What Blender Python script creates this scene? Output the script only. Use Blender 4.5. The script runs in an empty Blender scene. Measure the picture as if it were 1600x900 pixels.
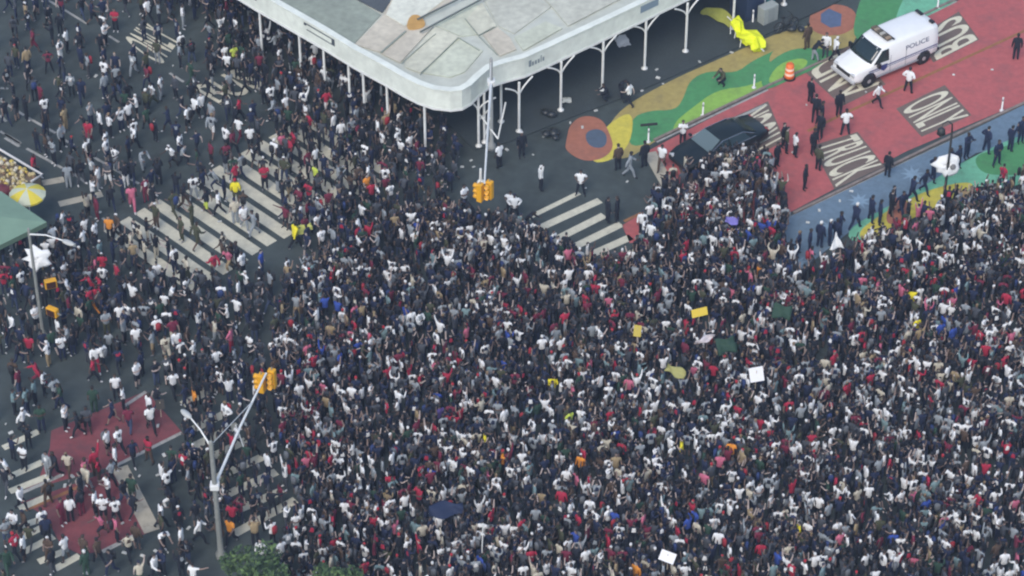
import bpy, bmesh, math, random
import numpy as np
from mathutils import Vector, Matrix, Euler
R = math.radians
random.seed(11)
rng = np.random.default_rng(5)
SC = bpy.context.scene
COL = SC.collection

# ------------------------------------------------------------------ camera
PITCH, DIST, FPX = R(40), 150.0, 4500.0
CAMPOS = Vector((0, -DIST*math.cos(PITCH), DIST*math.sin(PITCH)))
FWD = Vector((0, math.cos(PITCH), -math.sin(PITCH)))
UPV = Vector((0, math.sin(PITCH), math.cos(PITCH)))
cam = bpy.data.cameras.new('camera')
camo = bpy.data.objects.new('camera', cam)
COL.objects.link(camo)
camo.location = CAMPOS
camo.rotation_euler = (R(50), 0, 0)
cam.sensor_width = 36
cam.lens = 36*FPX/1600
cam.clip_end = 2000
cam.clip_start = 1
SC.camera = camo

def G(x, y, z=0.0):
    """point of the street seen at photo pixel x, y, at height z"""
    d = FWD*FPX + Vector((1, 0, 0))*(x-800) + UPV*(450-y)
    t = (z-CAMPOS.z)/d.z
    return CAMPOS + d*t

def P(p):
    v = Vector(p)-CAMPOS
    w = v.dot(FWD)
    return 800+FPX*v.x/w, 450-FPX*v.dot(UPV)/w

# ------------------------------------------------------------------ materials
MATS = {}
def mat(name, col, rough=.8, noise=0.0, scale=6.0, metal=0.0, emit=0.0, noise2=None, spec=None):
    if name in MATS: return MATS[name]
    m = bpy.data.materials.new(name)
    m.use_nodes = True
    nt = m.node_tree
    b = nt.nodes['Principled BSDF']
    b.inputs['Roughness'].default_value = rough
    b.inputs['Metallic'].default_value = metal
    if spec is not None: b.inputs['Specular IOR Level'].default_value = spec
    c = (col[0], col[1], col[2], 1)
    if noise > 0:
        tc = nt.nodes.new('ShaderNodeTexCoord')
        n = nt.nodes.new('ShaderNodeTexNoise')
        n.inputs['Scale'].default_value = scale
        n.inputs['Detail'].default_value = 6
        n.inputs['Roughness'].default_value = .6
        rp = nt.nodes.new('ShaderNodeValToRGB')
        rp.color_ramp.elements[0].position = .3
        rp.color_ramp.elements[1].position = .7
        rp.color_ramp.elements[0].color = (*(v*(1-noise) for v in col), 1)
        rp.color_ramp.elements[1].color = (*(min(1, v*(1+noise)) for v in col), 1)
        nt.links.new(tc.outputs['Object'], n.inputs['Vector'])
        nt.links.new(n.outputs['Fac'], rp.inputs['Fac'])
        last = rp.outputs['Color']
        if noise2:
            sc2, amt2 = noise2
            n2 = nt.nodes.new('ShaderNodeTexNoise')
            n2.inputs['Scale'].default_value = sc2
            n2.inputs['Detail'].default_value = 4
            mr = nt.nodes.new('ShaderNodeMapRange')
            mr.inputs['From Min'].default_value = .3; mr.inputs['From Max'].default_value = .7
            mr.inputs['To Min'].default_value = 1-amt2; mr.inputs['To Max'].default_value = 1+amt2
            mx = nt.nodes.new('ShaderNodeVectorMath'); mx.operation = 'SCALE'
            nt.links.new(tc.outputs['Object'], n2.inputs['Vector'])
            nt.links.new(n2.outputs['Fac'], mr.inputs['Value'])
            nt.links.new(last, mx.inputs[0])
            nt.links.new(mr.outputs['Result'], mx.inputs['Scale'])
            last = mx.outputs['Vector']
        nt.links.new(last, b.inputs['Base Color'])
    else:
        b.inputs['Base Color'].default_value = c
    MATS[name] = m
    return m

def worn(name, col, under, amount=.45, scale=2.2):
    """street paint worn through to the asphalt in patches"""
    if name in MATS: return MATS[name]
    m = mat(name, col, .85, .12, 3.0)
    nt = m.node_tree
    b = nt.nodes['Principled BSDF']
    src = b.inputs['Base Color'].links[0].from_socket
    tc = nt.nodes.new('ShaderNodeTexCoord')
    n = nt.nodes.new('ShaderNodeTexNoise')
    n.inputs['Scale'].default_value = scale; n.inputs['Detail'].default_value = 9; n.inputs['Roughness'].default_value = .72
    rp = nt.nodes.new('ShaderNodeValToRGB')
    rp.color_ramp.elements[0].position = max(0, amount-.12); rp.color_ramp.elements[1].position = amount+.1
    rp.color_ramp.elements[0].color = (.25, .25, .25, 1); rp.color_ramp.elements[1].color = (1, 1, 1, 1)
    mx = nt.nodes.new('ShaderNodeMix'); mx.data_type = 'RGBA'
    mx.inputs[6].default_value = (*under, 1)
    nt.links.new(tc.outputs['Object'], n.inputs['Vector'])
    nt.links.new(n.outputs['Fac'], rp.inputs['Fac'])
    nt.links.new(rp.outputs['Color'], mx.inputs[0])
    nt.links.new(src, mx.inputs[7])
    nt.links.new(mx.outputs[2], b.inputs['Base Color'])
    return m

ASPH = (.048, .062, .060)
asphalt = mat('asphalt', ASPH, .9, .24, .28, noise2=(1.6, .16))
asphalt2 = mat('asphalt_patch', (.15, .112, .092), .9, .14, .8, noise2=(11, .12))
paving = mat('paving', (.040, .052, .054), .88, .14, .5, noise2=(8, .12))
concrete = mat('concrete', (.19, .19, .175), .9, .15, 2)
redlane = worn('red_lane', (.42, .105, .10), (.22, .09, .09), .42, .7)
whitep = worn('white_paint', (.64, .60, .45), (.22, .20, .15), .34, 2.4)
whitep2 = worn('faded_white_paint', (.36, .36, .33), (.11, .11, .10), .42, 2.0)
yellowp = worn('yellow_paint', (.30, .14, .055), (.2, .08, .05), .42, 2.4)
def mural(n, c):
    c = tuple(v*1.3 for v in c)
    return worn('mural_'+n, c, tuple(v*.5+.035 for v in c), .40, 1.0)
m_green = mural('green', (.055, .20, .075)); m_lime = mural('lime', (.19, .34, .06)); m_ochre = mural('ochre', (.28, .225, .075))
m_orange = mural('orange', (.27, .105, .065)); m_blue = mural('blue', (.10, .15, .195)); m_mint = mural('mint', (.12, .34, .21))
m_slate = mural('slate', (.06, .085, .12)); m_star = mural('star', (.16, .235, .30)); m_yel = mural('yellow', (.44, .38, .055)); m_navy = mural('steel', (.07, .10, .17))

steel_w = mat('white_steel', (.72, .73, .70), .5, .08, 4)
galv = mat('galvanised_steel', (.26, .27, .25), .5, .12, 5, metal=.2)
darkmetal = mat('dark_metal', (.022, .024, .024), .5)
blackpl = mat('black_plastic', (.012, .012, .013), .45)
rubber = mat('rubber', (.014, .014, .015), .85)
glassd = mat('car_glass', (.012, .024, .024), .12, spec=.7)
sig_yel = mat('signal_yellow', (.72, .36, .015), .45, .08, 8)
sig_lens = mat('signal_lens', (.05, .02, .015), .3)
vanwhite = mat('van_white', (.80, .81, .79), .3, .03, 2)
chrome = mat('chrome', (.5, .5, .5), .2, metal=.9)
blueink = mat('blue_lettering', (.035, .055, .19), .5)
greyink = mat('grey_lettering', (.20, .24, .26), .7)
plyw = mat('white_hoarding', (.70, .74, .66), .7, .12, 1.6, noise2=(.45, .10))

# ------------------------------------------------------------------ mesh building
class MB:
    def __init__(s): s.v = []; s.f = []; s.m = []; s.sm = []
    def add(s, vs, fs, mi=0, smooth=False):
        o = len(s.v)
        s.v += [Vector(v) for v in vs]
        for f in fs:
            s.f.append([i+o for i in f]); s.m.append(mi); s.sm.append(smooth)
        return s
    def box(s, c, size, rz=0, mi=0, M=None):
        x, y, z = (v/2 for v in size)
        vs = [Vector(p) for p in ((-x,-y,-z),(x,-y,-z),(x,y,-z),(-x,y,-z),(-x,-y,z),(x,-y,z),(x,y,z),(-x,y,z))]
        T = Matrix.Translation(c) @ (M if M is not None else Matrix.Rotation(rz, 4, 'Z'))
        return s.add([T @ v for v in vs], [(3,2,1,0),(4,5,6,7),(0,1,5,4),(1,2,6,5),(2,3,7,6),(3,0,4,7)], mi)
    def tube(s, pts, rad, n=8, mi=0, smooth=True):
        pts = [Vector(p) for p in pts]
        if not isinstance(rad, (list, tuple)): rad = [rad]*len(pts)
        vs = []
        for i, p in enumerate(pts):
            d = (pts[min(i+1, len(pts)-1)]-pts[max(i-1, 0)]).normalized()
            a = d.cross(Vector((0, 0, 1)) if abs(d.z) < .95 else Vector((1, 0, 0))).normalized()
            b = d.cross(a)
            vs += [p+(a*math.cos(2*math.pi*k/n)+b*math.sin(2*math.pi*k/n))*rad[i] for k in range(n)]
        fs = []
        for i in range(len(pts)-1):
            fs += [(i*n+k, i*n+(k+1) % n, (i+1)*n+(k+1) % n, (i+1)*n+k) for k in range(n)]
        s.add(vs, fs, mi, smooth)
        L = len(pts)-1
        s.add([vs[k] for k in range(n)], [tuple(range(n))[::-1]], mi)
        s.add([vs[L*n+k] for k in range(n)], [tuple(range(n))], mi)
        return s
    def lathe(s, prof, c=(0, 0, 0), n=16, mi=0, smooth=True, mfun=None, M=None):
        c = Vector(c); vs = []
        for r, z in prof:
            for k in range(n):
                q = Vector((r*math.cos(2*math.pi*k/n), r*math.sin(2*math.pi*k/n), z))
                vs.append(c+(M @ q if M is not None else q))
        o = len(s.v); s.v += vs
        for i in range(len(prof)-1):
            for k in range(n):
                s.f.append([o+i*n+k, o+i*n+(k+1) % n, o+(i+1)*n+(k+1) % n, o+(i+1)*n+k])
                s.m.append(mfun(i, k) if mfun else mi); s.sm.append(smooth)
        for e, rev in ((0, True), (len(prof)-1, False)):
            if prof[e][0] > 1e-4:
                f = [o+e*n+k for k in range(n)]
                s.f.append(f[::-1] if rev else f); s.m.append(mfun(0, 0) if mfun else mi); s.sm.append(False)
        return s
    def ball(s, c, r, n=10, mi=0, M=None):
        r = r if isinstance(r, (tuple, list)) else (r, r, r)
        prof = []
        vs = []; c = Vector(c); k2 = max(5, n//2)
        for i in range(k2+1):
            a = -math.pi/2+math.pi*i/k2
            for k in range(n):
                q = Vector((r[0]*math.cos(a)*math.cos(2*math.pi*k/n), r[1]*math.cos(a)*math.sin(2*math.pi*k/n), r[2]*math.sin(a)))
                vs.append(c+(M @ q if M is not None else q))
        fs = [(i*n+k, i*n+(k+1) % n, (i+1)*n+(k+1) % n, (i+1)*n+k) for i in range(k2) for k in range(n)]
        return s.add(vs, fs, mi, True)
    def prism(s, poly, z0, z1, mi=0):
        n = len(poly)
        a = sum(poly[i][0]*poly[(i+1) % n][1]-poly[(i+1) % n][0]*poly[i][1] for i in range(n))
        if a < 0: poly = poly[::-1]
        vs = [(p[0], p[1], z0) for p in poly]+[(p[0], p[1], z1) for p in poly]
        return s.add(vs, [tuple(range(n))[::-1], tuple(range(n, 2*n))]+[(i, (i+1) % n, n+(i+1) % n, n+i) for i in range(n)], mi)
    def sheet(s, poly, z=None, mi=0):
        pts = [Vector((p[0], p[1], p[2] if z is None else z)) for p in poly]
        n = len(pts)
        a = sum(pts[i].x*pts[(i+1) % n].y-pts[(i+1) % n].x*pts[i].y for i in range(n))
        if a < 0: pts = pts[::-1]
        return s.add(pts, [tuple(range(n))], mi)
    def build(s, name, mats, parent=None, origin=None, loc=None, rz=None, label=None, cat=None, group=None, kind=None, bevel=0, sub=0):
        me = bpy.data.meshes.new(name)
        o = Vector(origin) if origin is not None else Vector((0, 0, 0))
        me.from_pydata([tuple(v-o) for v in s.v], [], s.f)
        for m in (mats if isinstance(mats, (list, tuple)) else [mats]): me.materials.append(m)
        me.polygons.foreach_set('material_index', s.m)
        me.polygons.foreach_set('use_smooth', s.sm)
        me.update()
        ob = bpy.data.objects.new(name, me)
        COL.objects.link(ob)
        if parent: ob.parent = parent
        if loc is not None: ob.location = loc
        elif origin is not None and parent is None: ob.location = o
        if rz is not None: ob.rotation_euler.z = rz
        if bevel:
            bm = ob.modifiers.new('b', 'BEVEL'); bm.width = bevel; bm.segments = 2; bm.limit_method = 'ANGLE'
        if sub:
            sm = ob.modifiers.new('s', 'SUBSURF'); sm.levels = sub; sm.render_levels = sub
        return tag(ob, label, cat, group, kind)

def tag(o, label=None, cat=None, group=None, kind=None):
    for k, v in (('label', label), ('category', cat), ('group', group), ('kind', kind)):
        if v: o[k] = v
    return o

def thing(name, loc, label, cat, rz=0, group=None):
    o = bpy.data.objects.new(name, None)
    COL.objects.link(o); o.location = loc; o.rotation_euler.z = rz
    o.empty_display_size = .2
    return tag(o, label, cat, group)

def copy_tree(o, loc=None, rz=None, **kw):
    kids = [c for c in bpy.data.objects if c.parent == o]
    c = o.copy(); COL.objects.link(c)
    if loc is not None: c.location = loc
    if rz is not None: c.rotation_euler.z = rz
    tag(c, **kw)
    def rec(src, dst):
        for k in KIDS.get(src.name, []):
            d = k.copy(); COL.objects.link(d); d.parent = dst
            rec(k, d)
    KIDS = {}
    for k in bpy.data.objects:
        if k.parent: KIDS.setdefault(k.parent.name, []).append(k)
    rec(o, c)
    return c

def px(pts, z=0.0): return [G(x, y, z) for x, y in pts]
def chaikin(pts, it=2, closed=True):
    for _ in range(it):
        out = []; n = len(pts)
        for i in range(n):
            a, b = pts[i], pts[(i+1) % n]
            out += [(a[0]*.75+b[0]*.25, a[1]*.75+b[1]*.25), (a[0]*.25+b[0]*.75, a[1]*.25+b[1]*.75)]
        pts = out
    return pts

def text_geo(word):
    cu = bpy.data.curves.new('t', 'FONT'); cu.body = word; cu.offset = .012
    ob = bpy.data.objects.new('t', cu); COL.objects.link(ob)
    dg = bpy.context.evaluated_depsgraph_get(); dg.update()
    me = bpy.data.meshes.new_from_object(ob.evaluated_get(dg))
    vs = [v.co.copy() for v in me.vertices]; fs = [tuple(p.vertices) for p in me.polygons]
    bpy.data.objects.remove(ob); bpy.data.curves.remove(cu); bpy.data.meshes.remove(me)
    x0 = min(v.x for v in vs); x1 = max(v.x for v in vs); y0 = min(v.y for v in vs); y1 = max(v.y for v in vs)
    return [((v.x-x0)/(x1-x0), (v.y-y0)/(y1-y0)) for v in vs], fs

def text_quad(mb, word, BL, BR, TR, TL, mi=0):
    """lettering stretched over a four-cornered surface given by 3D corners"""
    uv, fs = text_geo(word)
    BL, BR, TR, TL = (Vector(v) for v in (BL, BR, TR, TL))
    mb.add([(BL*(1-u)+BR*u)*(1-v)+(TL*(1-u)+TR*u)*v for u, v in uv], fs, mi)

# ------------------------------------------------------------------ world and light
w = bpy.data.worlds.new('World'); SC.world = w; w.use_nodes = True
nt = w.node_tree
sky = nt.nodes.new('ShaderNodeTexSky'); sky.sky_type = 'NISHITA'; sky.sun_disc = False
sky.sun_elevation = R(48); sky.sun_rotation = R(200)
sky.air_density = 1.0; sky.dust_density = 1.8; sky.ozone_density = 1.0
bg = nt.nodes['Background']; bg.inputs['Strength'].default_value = .15
nt.links.new(sky.outputs['Color'], bg.inputs['Color'])
sl = bpy.data.lights.new('sun', 'SUN'); sl.energy = 1.2; sl.angle = R(30); sl.color = (1, .95, .90)
so = bpy.data.objects.new('sun', sl); COL.objects.link(so)
sd = Vector((math.sin(R(200))*math.cos(R(48)), math.cos(R(200))*math.cos(R(48)), math.sin(R(48))))
so.rotation_euler = (-sd).to_track_quat('-Z', 'Y').to_euler()
so.location = (0, 0, 60)
SC.view_settings.view_transform = 'Standard'
SC.view_settings.look = 'None'
SC.view_settings.gamma = 1
SC.view_settings.exposure = 0.56
SC.render.engine = 'CYCLES'
SC.cycles.filter_width = 2.2
SC.cycles.max_bounces = 5

# ------------------------------------------------------------------ summer haze between the helicopter and the street
hz = MB(); hz.box((0, 0, 52), (300, 300, 106))
hm = bpy.data.materials.new('haze'); hm.use_nodes = True
hn = hm.node_tree; hn.nodes.remove(hn.nodes['Principled BSDF'])
pv = hn.nodes.new('ShaderNodeVolumePrincipled'); pv.inputs['Color'].default_value = (.58, .74, 1.0, 1); pv.inputs['Density'].default_value = .00034
hn.links.new(pv.outputs['Volume'], hn.nodes['Material Output'].inputs['Volume'])
hz.build('haze', hm, kind='stuff')

# ------------------------------------------------------------------ ground
g = MB(); n = 24; S = 140
for i in range(n+1):
    for j in range(n+1):
        g.v.append(Vector((-S+2*S*i/n, -S+2*S*j/n, 0)))
for i in range(n):
    for j in range(n):
        g.f.append([i*(n+1)+j, (i+1)*(n+1)+j, (i+1)*(n+1)+j+1, i*(n+1)+j+1]); g.m.append(0); g.sm.append(False)
g.build('road', asphalt, kind='structure')

# sidewalk under the shed, a real step with a kerb
SW_PX = [(700, 196), (742, 236), (800, 222), (880, 190), (980, 152), (1130, 86), (1290, 14), (1430, -60), (1430, -260), (200, -260), (300, -60), (420, 28), (520, 88), (640, 164)]
sw = px(SW_PX)
SWP = [(p.x, p.y) for p in sw]
def inside(x, y, poly):
    c = False; n = len(poly); j = n-1
    for i in range(n):
        xi, yi = poly[i][:2]; xj, yj = poly[j][:2]
        if (yi > y) != (yj > y) and x < (xj-xi)*(y-yi)/(yj-yi)+xi: c = not c
        j = i
    return c
def zground(x, y): return .12 if inside(x, y, SWP) else .02
MB().prism(SWP, 0, .12).build('sidewalk', paving, kind='structure')

# painted street surfaces
rl = MB()
for poly in ([(1012, 236), (1100, 190), (1200, 139), (1495, 2), (1680, -90), (1680, 122), (1597, 160), (1417, 236), (1232, 333), (1150, 376), (1064, 322)],
             [(34, 769), (185, 726), (285, 676), (228, 611), (80, 673), (78, 700), (62, 745)],
             [(32, 785), (40, 783), (186, 731), (238, 830), (160, 862), (125, 866), (95, 852), (80, 822), (60, 800)],
             [(972, 352), (1001, 335), (1002, 378), (984, 380)]):
    rl.sheet(px(poly), .004, 1 if poly[0][1] > 700 else 0)
rl.build('red_bus_lane', [redlane, worn('old_red_lane', (.21, .055, .062), (.10, .055, .06), .44, .8)], kind='structure')
pa = MB()
for poly in ([(1400, 170), (1476, 133), (1518, 180), (1440, 214)], [(1268, 228), (1340, 206), (1382, 260), (1304, 296)],
             [(1436, 56), (1498, 18), (1530, 62), (1458, 98)], [(1255, 110), (1330, 70), (1384, 132), (1316, 166)],
             [(1098, 206), (1200, 158), (1226, 220), (1150, 262)], [(1060, 262), (1105, 204), (1155, 262), (1080, 310)]):
    pa.sheet(px(poly), .008)
pa.build('asphalt_road_patch', asphalt2, kind='structure')
mk = MB()
def gtext(word, BL, BR, TR, TL):
    cx, cy = (BL[0]+TR[0])/2, (BL[1]+TR[1])/2
    BL, BR, TR, TL = (((q[0]-cx)*1.07+cx, (q[1]-cy)*1.07+cy) for q in (BL, BR, TR, TL))
    text_quad(mk, word, *(G(*p, .012) for p in (BL, BR, TR, TL)))
gtext('ONLY', (1411, 171), (1444, 208), (1511, 180), (1475, 140))
gtext('TRUCK', (1276, 229), (1307, 289), (1376, 257), (1338, 211))
gtext('BUS', (1525, 61), (1498, 24), (1440, 52), (1464, 92))
gtext('AND', (1372, 130), (1326, 78), (1264, 108), (1314, 160))
gtext('TRUCK', (1222, 218), (1196, 165), (1122, 200), (1152, 256))
z3 = lambda x, y: (160+x/5.293, 20+y/5.293)
gtext('BUS', z3(985, 750), z3(1340, 600), z3(1110, 465), z3(755, 615))
gtext('ONLY', z3(480, 430), z3(630, 225), z3(335, 70), z3(190, 225))
mk.build('lane_lettering', whitep, kind='structure')

def band(mb, a, b, wpx, mi=0, z=.004):
    """stripe between two photo points, with a real width in metres"""
    A, B = G(*a, z), G(*b, z); d = (B-A).normalized(); nrm = Vector((-d.y, d.x, 0))*wpx/2
    mb.sheet([A-nrm, B-nrm, B+nrm, A+nrm], z, mi)
cw = MB()
Lu, Lv = Vector((.7071, -.7071, 0)), Vector((.7071, .7071, 0))
for k in range(14):
    v0 = 2.1-1.063*k; u0, u1 = (-18.75, -11.45) if k not in (8, 9) else (-18.3, -11.6)
    cw.sheet([Lu*u0+Lv*(v0-.35), Lu*u1+Lv*(v0-.35), Lu*u1+Lv*(v0+.35), Lu*u0+Lv*(v0+.35)], .004)
zz = lambda x, y: (800+x/4, 225+y/4)
for a, b in [((100, 462), (420, 305)), ((130, 545), (550, 352)), ((250, 608), (575, 445)), ((390, 642), (682, 500)), ((470, 702), (745, 580)), ((620, 760), (772, 668)), ((-20, 500), (60, 478))]:
    band(cw, zz(*a), zz(*b), .5 if b[0] != 420 else .32)
for a, b in [((285, 632), (335, 606)), ((297, 673), (360, 642)), ((290, 703), (372, 664)), ((303, 727), (385, 688)), ((330, 750), (410, 714)),
             ((345, 777), (432, 737)), ((357, 803), (442, 766)), ((366, 834), (462, 781))]:
    band(cw, a, b, .5)
for a, b in [((10, 747), (66, 722)), ((15, 768), (80, 742)), ((30, 795), (75, 775)), ((32, 822), (62, 812)), ((30, 842), (70, 822)), ((34, 864), (84, 838)), ((60, 878), (98, 862)), ((86, 889), (124, 868)), ((5, 700), (60, 674))]:
    band(cw, a, b, .4, 0, .014)
cw.build('zebra_crossing_stripes', worn('crossing_paint', (.56, .54, .42), (.20, .19, .15), .34, 1.6), kind='structure')
ln = MB()
z4 = lambda x, y: (x/5.296, 130+y/5.296)
for a, b in [((0, 140), (200, 265)), ((230, 285), (460, 412)), ((520, 462), (610, 512)), ((740, 590), (1015, 752)), ((1080, 790), (1150, 832)),
             ((40, 420), (170, 497)), ((40, 452), (160, 525)), ((220, 540), (515, 702)), ((600, 740), (720, 830)), ((0, 40), (70, 45))]:
    band(ln, z4(*a), z4(*b), .17, 0, .004)
for a, b in [((75, 0), (100, 15)), ((100, 15), (136, 37)), ((170, 56), (186, 66)), ((265, 114), (287, 128)), ((0, 205), (32, 225)), ((160, 340), (187, 367)), ((0, 180), (10, 190)), ((385, 130), (410, 142))]:
    band(ln, a, b, .16, 0, .004)
for a, b in [((1015, 238), (1062, 322))]: band(ln, a, b, .75, 1, .016)
for a, b in [((187, 730), (238, 830))]: band(ln, a, b, .8, 1, .016)
band(ln, (66, 286), (100, 280), .5, 1); band(ln, (92, 319), (160, 303), .5, 1)
band(ln, (34, 770), (97, 742), .22, 0, .012); band(ln, (180, 728), (284, 676), .2, 0, .012); band(ln, (160, 862), (212, 836), .25, 0, .012)
band(ln, (195, 634), (228, 612), .2, 0, .012)
band(ln, (1246, 334), (1470, 228), .16, 0, .012); band(ln, (1470, 228), (1640, 148), .16, 0, .012)
band(ln, (1026, 222), (1200, 140), .13, 0, .012); band(ln, (1232, 340), (1470, 233), .1, 0, .012)
band(ln, (1104, 205), (1198, 163), .2, 0, .012); band(ln, (1450, 24), (1495, 2), .12, 0, .012)
ln.build('painted_road_lines', [whitep2, worn('stop_bar_paint', (.40, .37, .29), (.16, .14, .12), .36, 1.5)], kind='structure')
yl = MB()
for a, b in [((1322, 176), (1640, 30)), ((1262, 205), (1322, 176)), ((975, 346), (1002, 333)), ((40, 797), (134, 756))]: band(yl, a, b, .2, 0, .012)
yl.build('yellow_lane_line', yellowp, kind='structure')

# street mural: flat paint, one sheet a little above the other
mu = MB()
ML = [m_green, m_lime, m_ochre, m_orange, m_blue, m_mint, m_slate, m_star, m_yel, m_navy]
c3 = lambda x, y: (800+x/4, y/4); c4 = lambda x, y: (1200+x/4, y/4); c8 = lambda x, y: (1200+x/4, 225+y/4)
MZ = [.006]
def mp(pts, f, mi, z, smooth=True):
    MZ[0] += .0025; z = MZ[0]
    mu.sheet(px(chaikin([f(*p) for p in pts], 2) if smooth else [f(*p) for p in pts]), z, mi)
# plaza by the shed
mp([(550, 960), (600, 780), (720, 650), (1000, 500), (1200, 410), (1500, 280), (1700, 190), (2200, 90), (2200, 240), (1600, 510), (1200, 700), (900, 880), (700, 1010)], c3, 2, .006)
mp([(720, 920), (740, 740), (860, 690), (1020, 690), (1070, 620), (1110, 500), (1230, 440), (1400, 460), (1500, 380), (1700, 290), (2000, 280), (2000, 380), (1600, 520), (1200, 710), (1000, 820), (860, 900)], c3, 0, .010)
mp([(1020, 760), (1120, 680), (1280, 560), (1500, 540), (1700, 430), (1860, 380), (1840, 440), (1600, 545), (1220, 715), (1000, 838)], c3, 1, .014)
mp([(540, 860), (620, 760), (760, 690), (745, 900), (620, 1010), (480, 1020)], c3, 8, .014)
mp([(340, 880), (360, 780), (440, 720), (560, 740), (610, 830), (640, 930), (560, 1000), (440, 1010), (330, 940)], c3, 3, .010)
mp([(450, 830), (540, 800), (600, 850), (580, 930), (480, 920)], c3, 6, .014)
mp([(250, 175), (270, 60), (420, 20), (545, 60), (560, 160), (470, 220), (350, 230)], c4, 3, .018)
mp([(330, 90), (380, 55), (460, 90), (455, 165), (390, 175), (330, 140)], c4, 9, .022, False)
mp([(520, 260), (560, 30), (640, -120), (900, -160), (900, 120), (700, 250)], c4, 0, .018)
mp([(790, 140), (830, 20), (900, -80), (1260, -160), (1220, -10), (980, 110), (800, 200)], c4, 5, .022)
mp([(20, 320), (150, 250), (300, 230), (560, 215), (520, 300), (300, 330), (0, 420)], c4, 2, .018)
mp([(-40, 430), (120, 310), (300, 300), (420, 330), (300, 430), (120, 510), (-40, 580)], c4, 0, .022)
mp([(-20, 540), (60, 400), (220, 360), (260, 400), (140, 490)], c4, 1, .026)
# plaza on the far kerb side of the red lane
mp([(-80, 780), (-40, 520), (140, 456), (1080, 12), (1700, -290), (1700, 0), (1300, 60), (900, 330), (500, 560), (200, 800)], c8, 4, .006, False)
mp([(480, 540), (740, 400), (1000, 250), (1260, 90), (1700, -110), (1700, 260), (1200, 300), (800, 480), (540, 640)], c8, 5, .010)
mp([(1280, 80), (1420, 40), (1700, -60), (1700, 190), (1500, 200), (1330, 190)], c8, 0, .014)
mp([(560, 560), (650, 480), (820, 380), (1000, 290), (1240, 235), (1300, 270), (1100, 370), (800, 520), (600, 620)], c8, 8, .018)
mp([(740, 440), (770, 350), (850, 330), (885, 400), (880, 480), (800, 510), (740, 500)], c8, 3, .022)
for cx_, cy_, r_ in ((905, 195, .8), (570, 360, .75), (385, 520, .6), (190, 745, .6)):
    c = G(*c8(cx_, cy_)); k = 9
    mu.sheet([(c.x+(r_ if i % 2 == 0 else r_*.42)*math.cos(math.pi*i/k+.2)*.9, c.y+(r_ if i % 2 == 0 else r_*.42)*math.sin(math.pi*i/k+.2)) for i in range(2*k)], .055, 7)
mu.build('street_mural_pavement', ML, kind='structure')
# low kerb strips along the mural
kb = MB()
def kerb(a, b, wd=.16, h=.1):
    A, B = G(*a), G(*b); d = (B-A).normalized(); nn = Vector((-d.y, d.x, 0))*wd/2
    kb.prism([tuple((A-nn).xy), tuple((B-nn).xy), tuple((B+nn).xy), tuple((A+nn).xy)], 0, h)
kerb((1022, 220), (1200, 135)); kerb((1200, 135), (1300, 90)); kerb((1440, 25), (1640, -70)); kerb((1240, 334), (1470, 222)); kerb((1470, 222), (1660, 134))
kb.build('kerb', mat('kerb_concrete', (.22, .18, .155), .9, .25, 3), kind='structure')

# ------------------------------------------------------------------ sidewalk shed
ZB, ZT = 3.6, 4.78
EDGE = [(250, -78), (400, 14), (504, 74), (556, 106), (600, 130), (632, 149), (654, 160), (677, 168), (704, 171), (722, 169), (736, 161), (748, 149), (766, 134), (790, 126), (820, 118), (860, 100), (960, 53), (1060, 5), (1240, -82)]
ed = [G(x, y, ZB) for x, y in EDGE]
so_ = G(770, 140, 0)
shed = thing('sidewalk_shed', (so_.x, so_.y, 0), 'white construction sidewalk shed wrapping the street corner on slim white posts', 'shed')
def inset(pts, d):
    out = []
    for i, p in enumerate(pts):
        a = pts[max(0, i-1)]; b = pts[min(len(pts)-1, i+1)]
        t = (b-a).normalized(); out.append(p+Vector((-t.y, t.x, 0))*d)
    return out
O = Vector((so_.x, so_.y, 0))
back = [Vector((26, 52, 0)), Vector((-24, 52, 0))]
dk = MB(); dk.prism([tuple(p.xy) for p in inset(ed, .06)+back], ZB+.02, 4.5)
dk.build('deck', mat('roof_membrane', (.52, .54, .46), .85, .10, .5, noise2=(2.5, .06)), shed, O)
ins = inset(ed, .14)
pr = MB()
for i in range(len(ed)-1):
    a, b, c, d = ed[i], ed[i+1], ins[i+1], ins[i]
    lo = [Vector((p.x, p.y, ZB)) for p in (a, b, c, d)]; hi = [Vector((p.x, p.y, ZT)) for p in (a, b, c, d)]
    pr.add(lo+hi, [(0, 1, 5, 4), (2, 3, 7, 6), (4, 5, 6, 7), (3, 2, 1, 0)], 0)
pr.build('parapet', plyw, shed, O)
cp = MB()
out2 = inset(ed, -.05); in2 = inset(ed, .34)
for i in range(len(ed)-1):
    a, b, c, d = out2[i], out2[i+1], in2[i+1], in2[i]
    lo = [Vector((p.x, p.y, ZT+.003)) for p in (a, b, c, d)]; hi = [Vector((p.x, p.y, ZT+.07)) for p in (a, b, c, d)]
    cp.add(lo+hi, [(0, 1, 5, 4), (1, 2, 6, 5), (2, 3, 7, 6), (4, 5, 6, 7), (3, 2, 1, 0)], 0)
cp.build('coping', mat('coping_white', (.72, .75, .66), .7, .12, 1.1), shed, O)
wl = MB()   # lower fascia beam
o3 = inset(ed, -.03); i3 = inset(ed, .2)
for i in range(len(ed)-1):
    a, b, c, d = o3[i], o3[i+1], i3[i+1], i3[i]
    lo = [Vector((p.x, p.y, ZB-.14)) for p in (a, b, c, d)]; hi = [Vector((p.x, p.y, ZB-.003)) for p in (a, b, c, d)]
    wl.add(lo+hi, [(0, 1, 5, 4), (1, 2, 6, 5), (2, 3, 7, 6), (4, 5, 6, 7), (3, 2, 1, 0), (3, 0, 4, 7)], 0)
wl.build('edge_beam', steel_w, shed, O)
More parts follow.
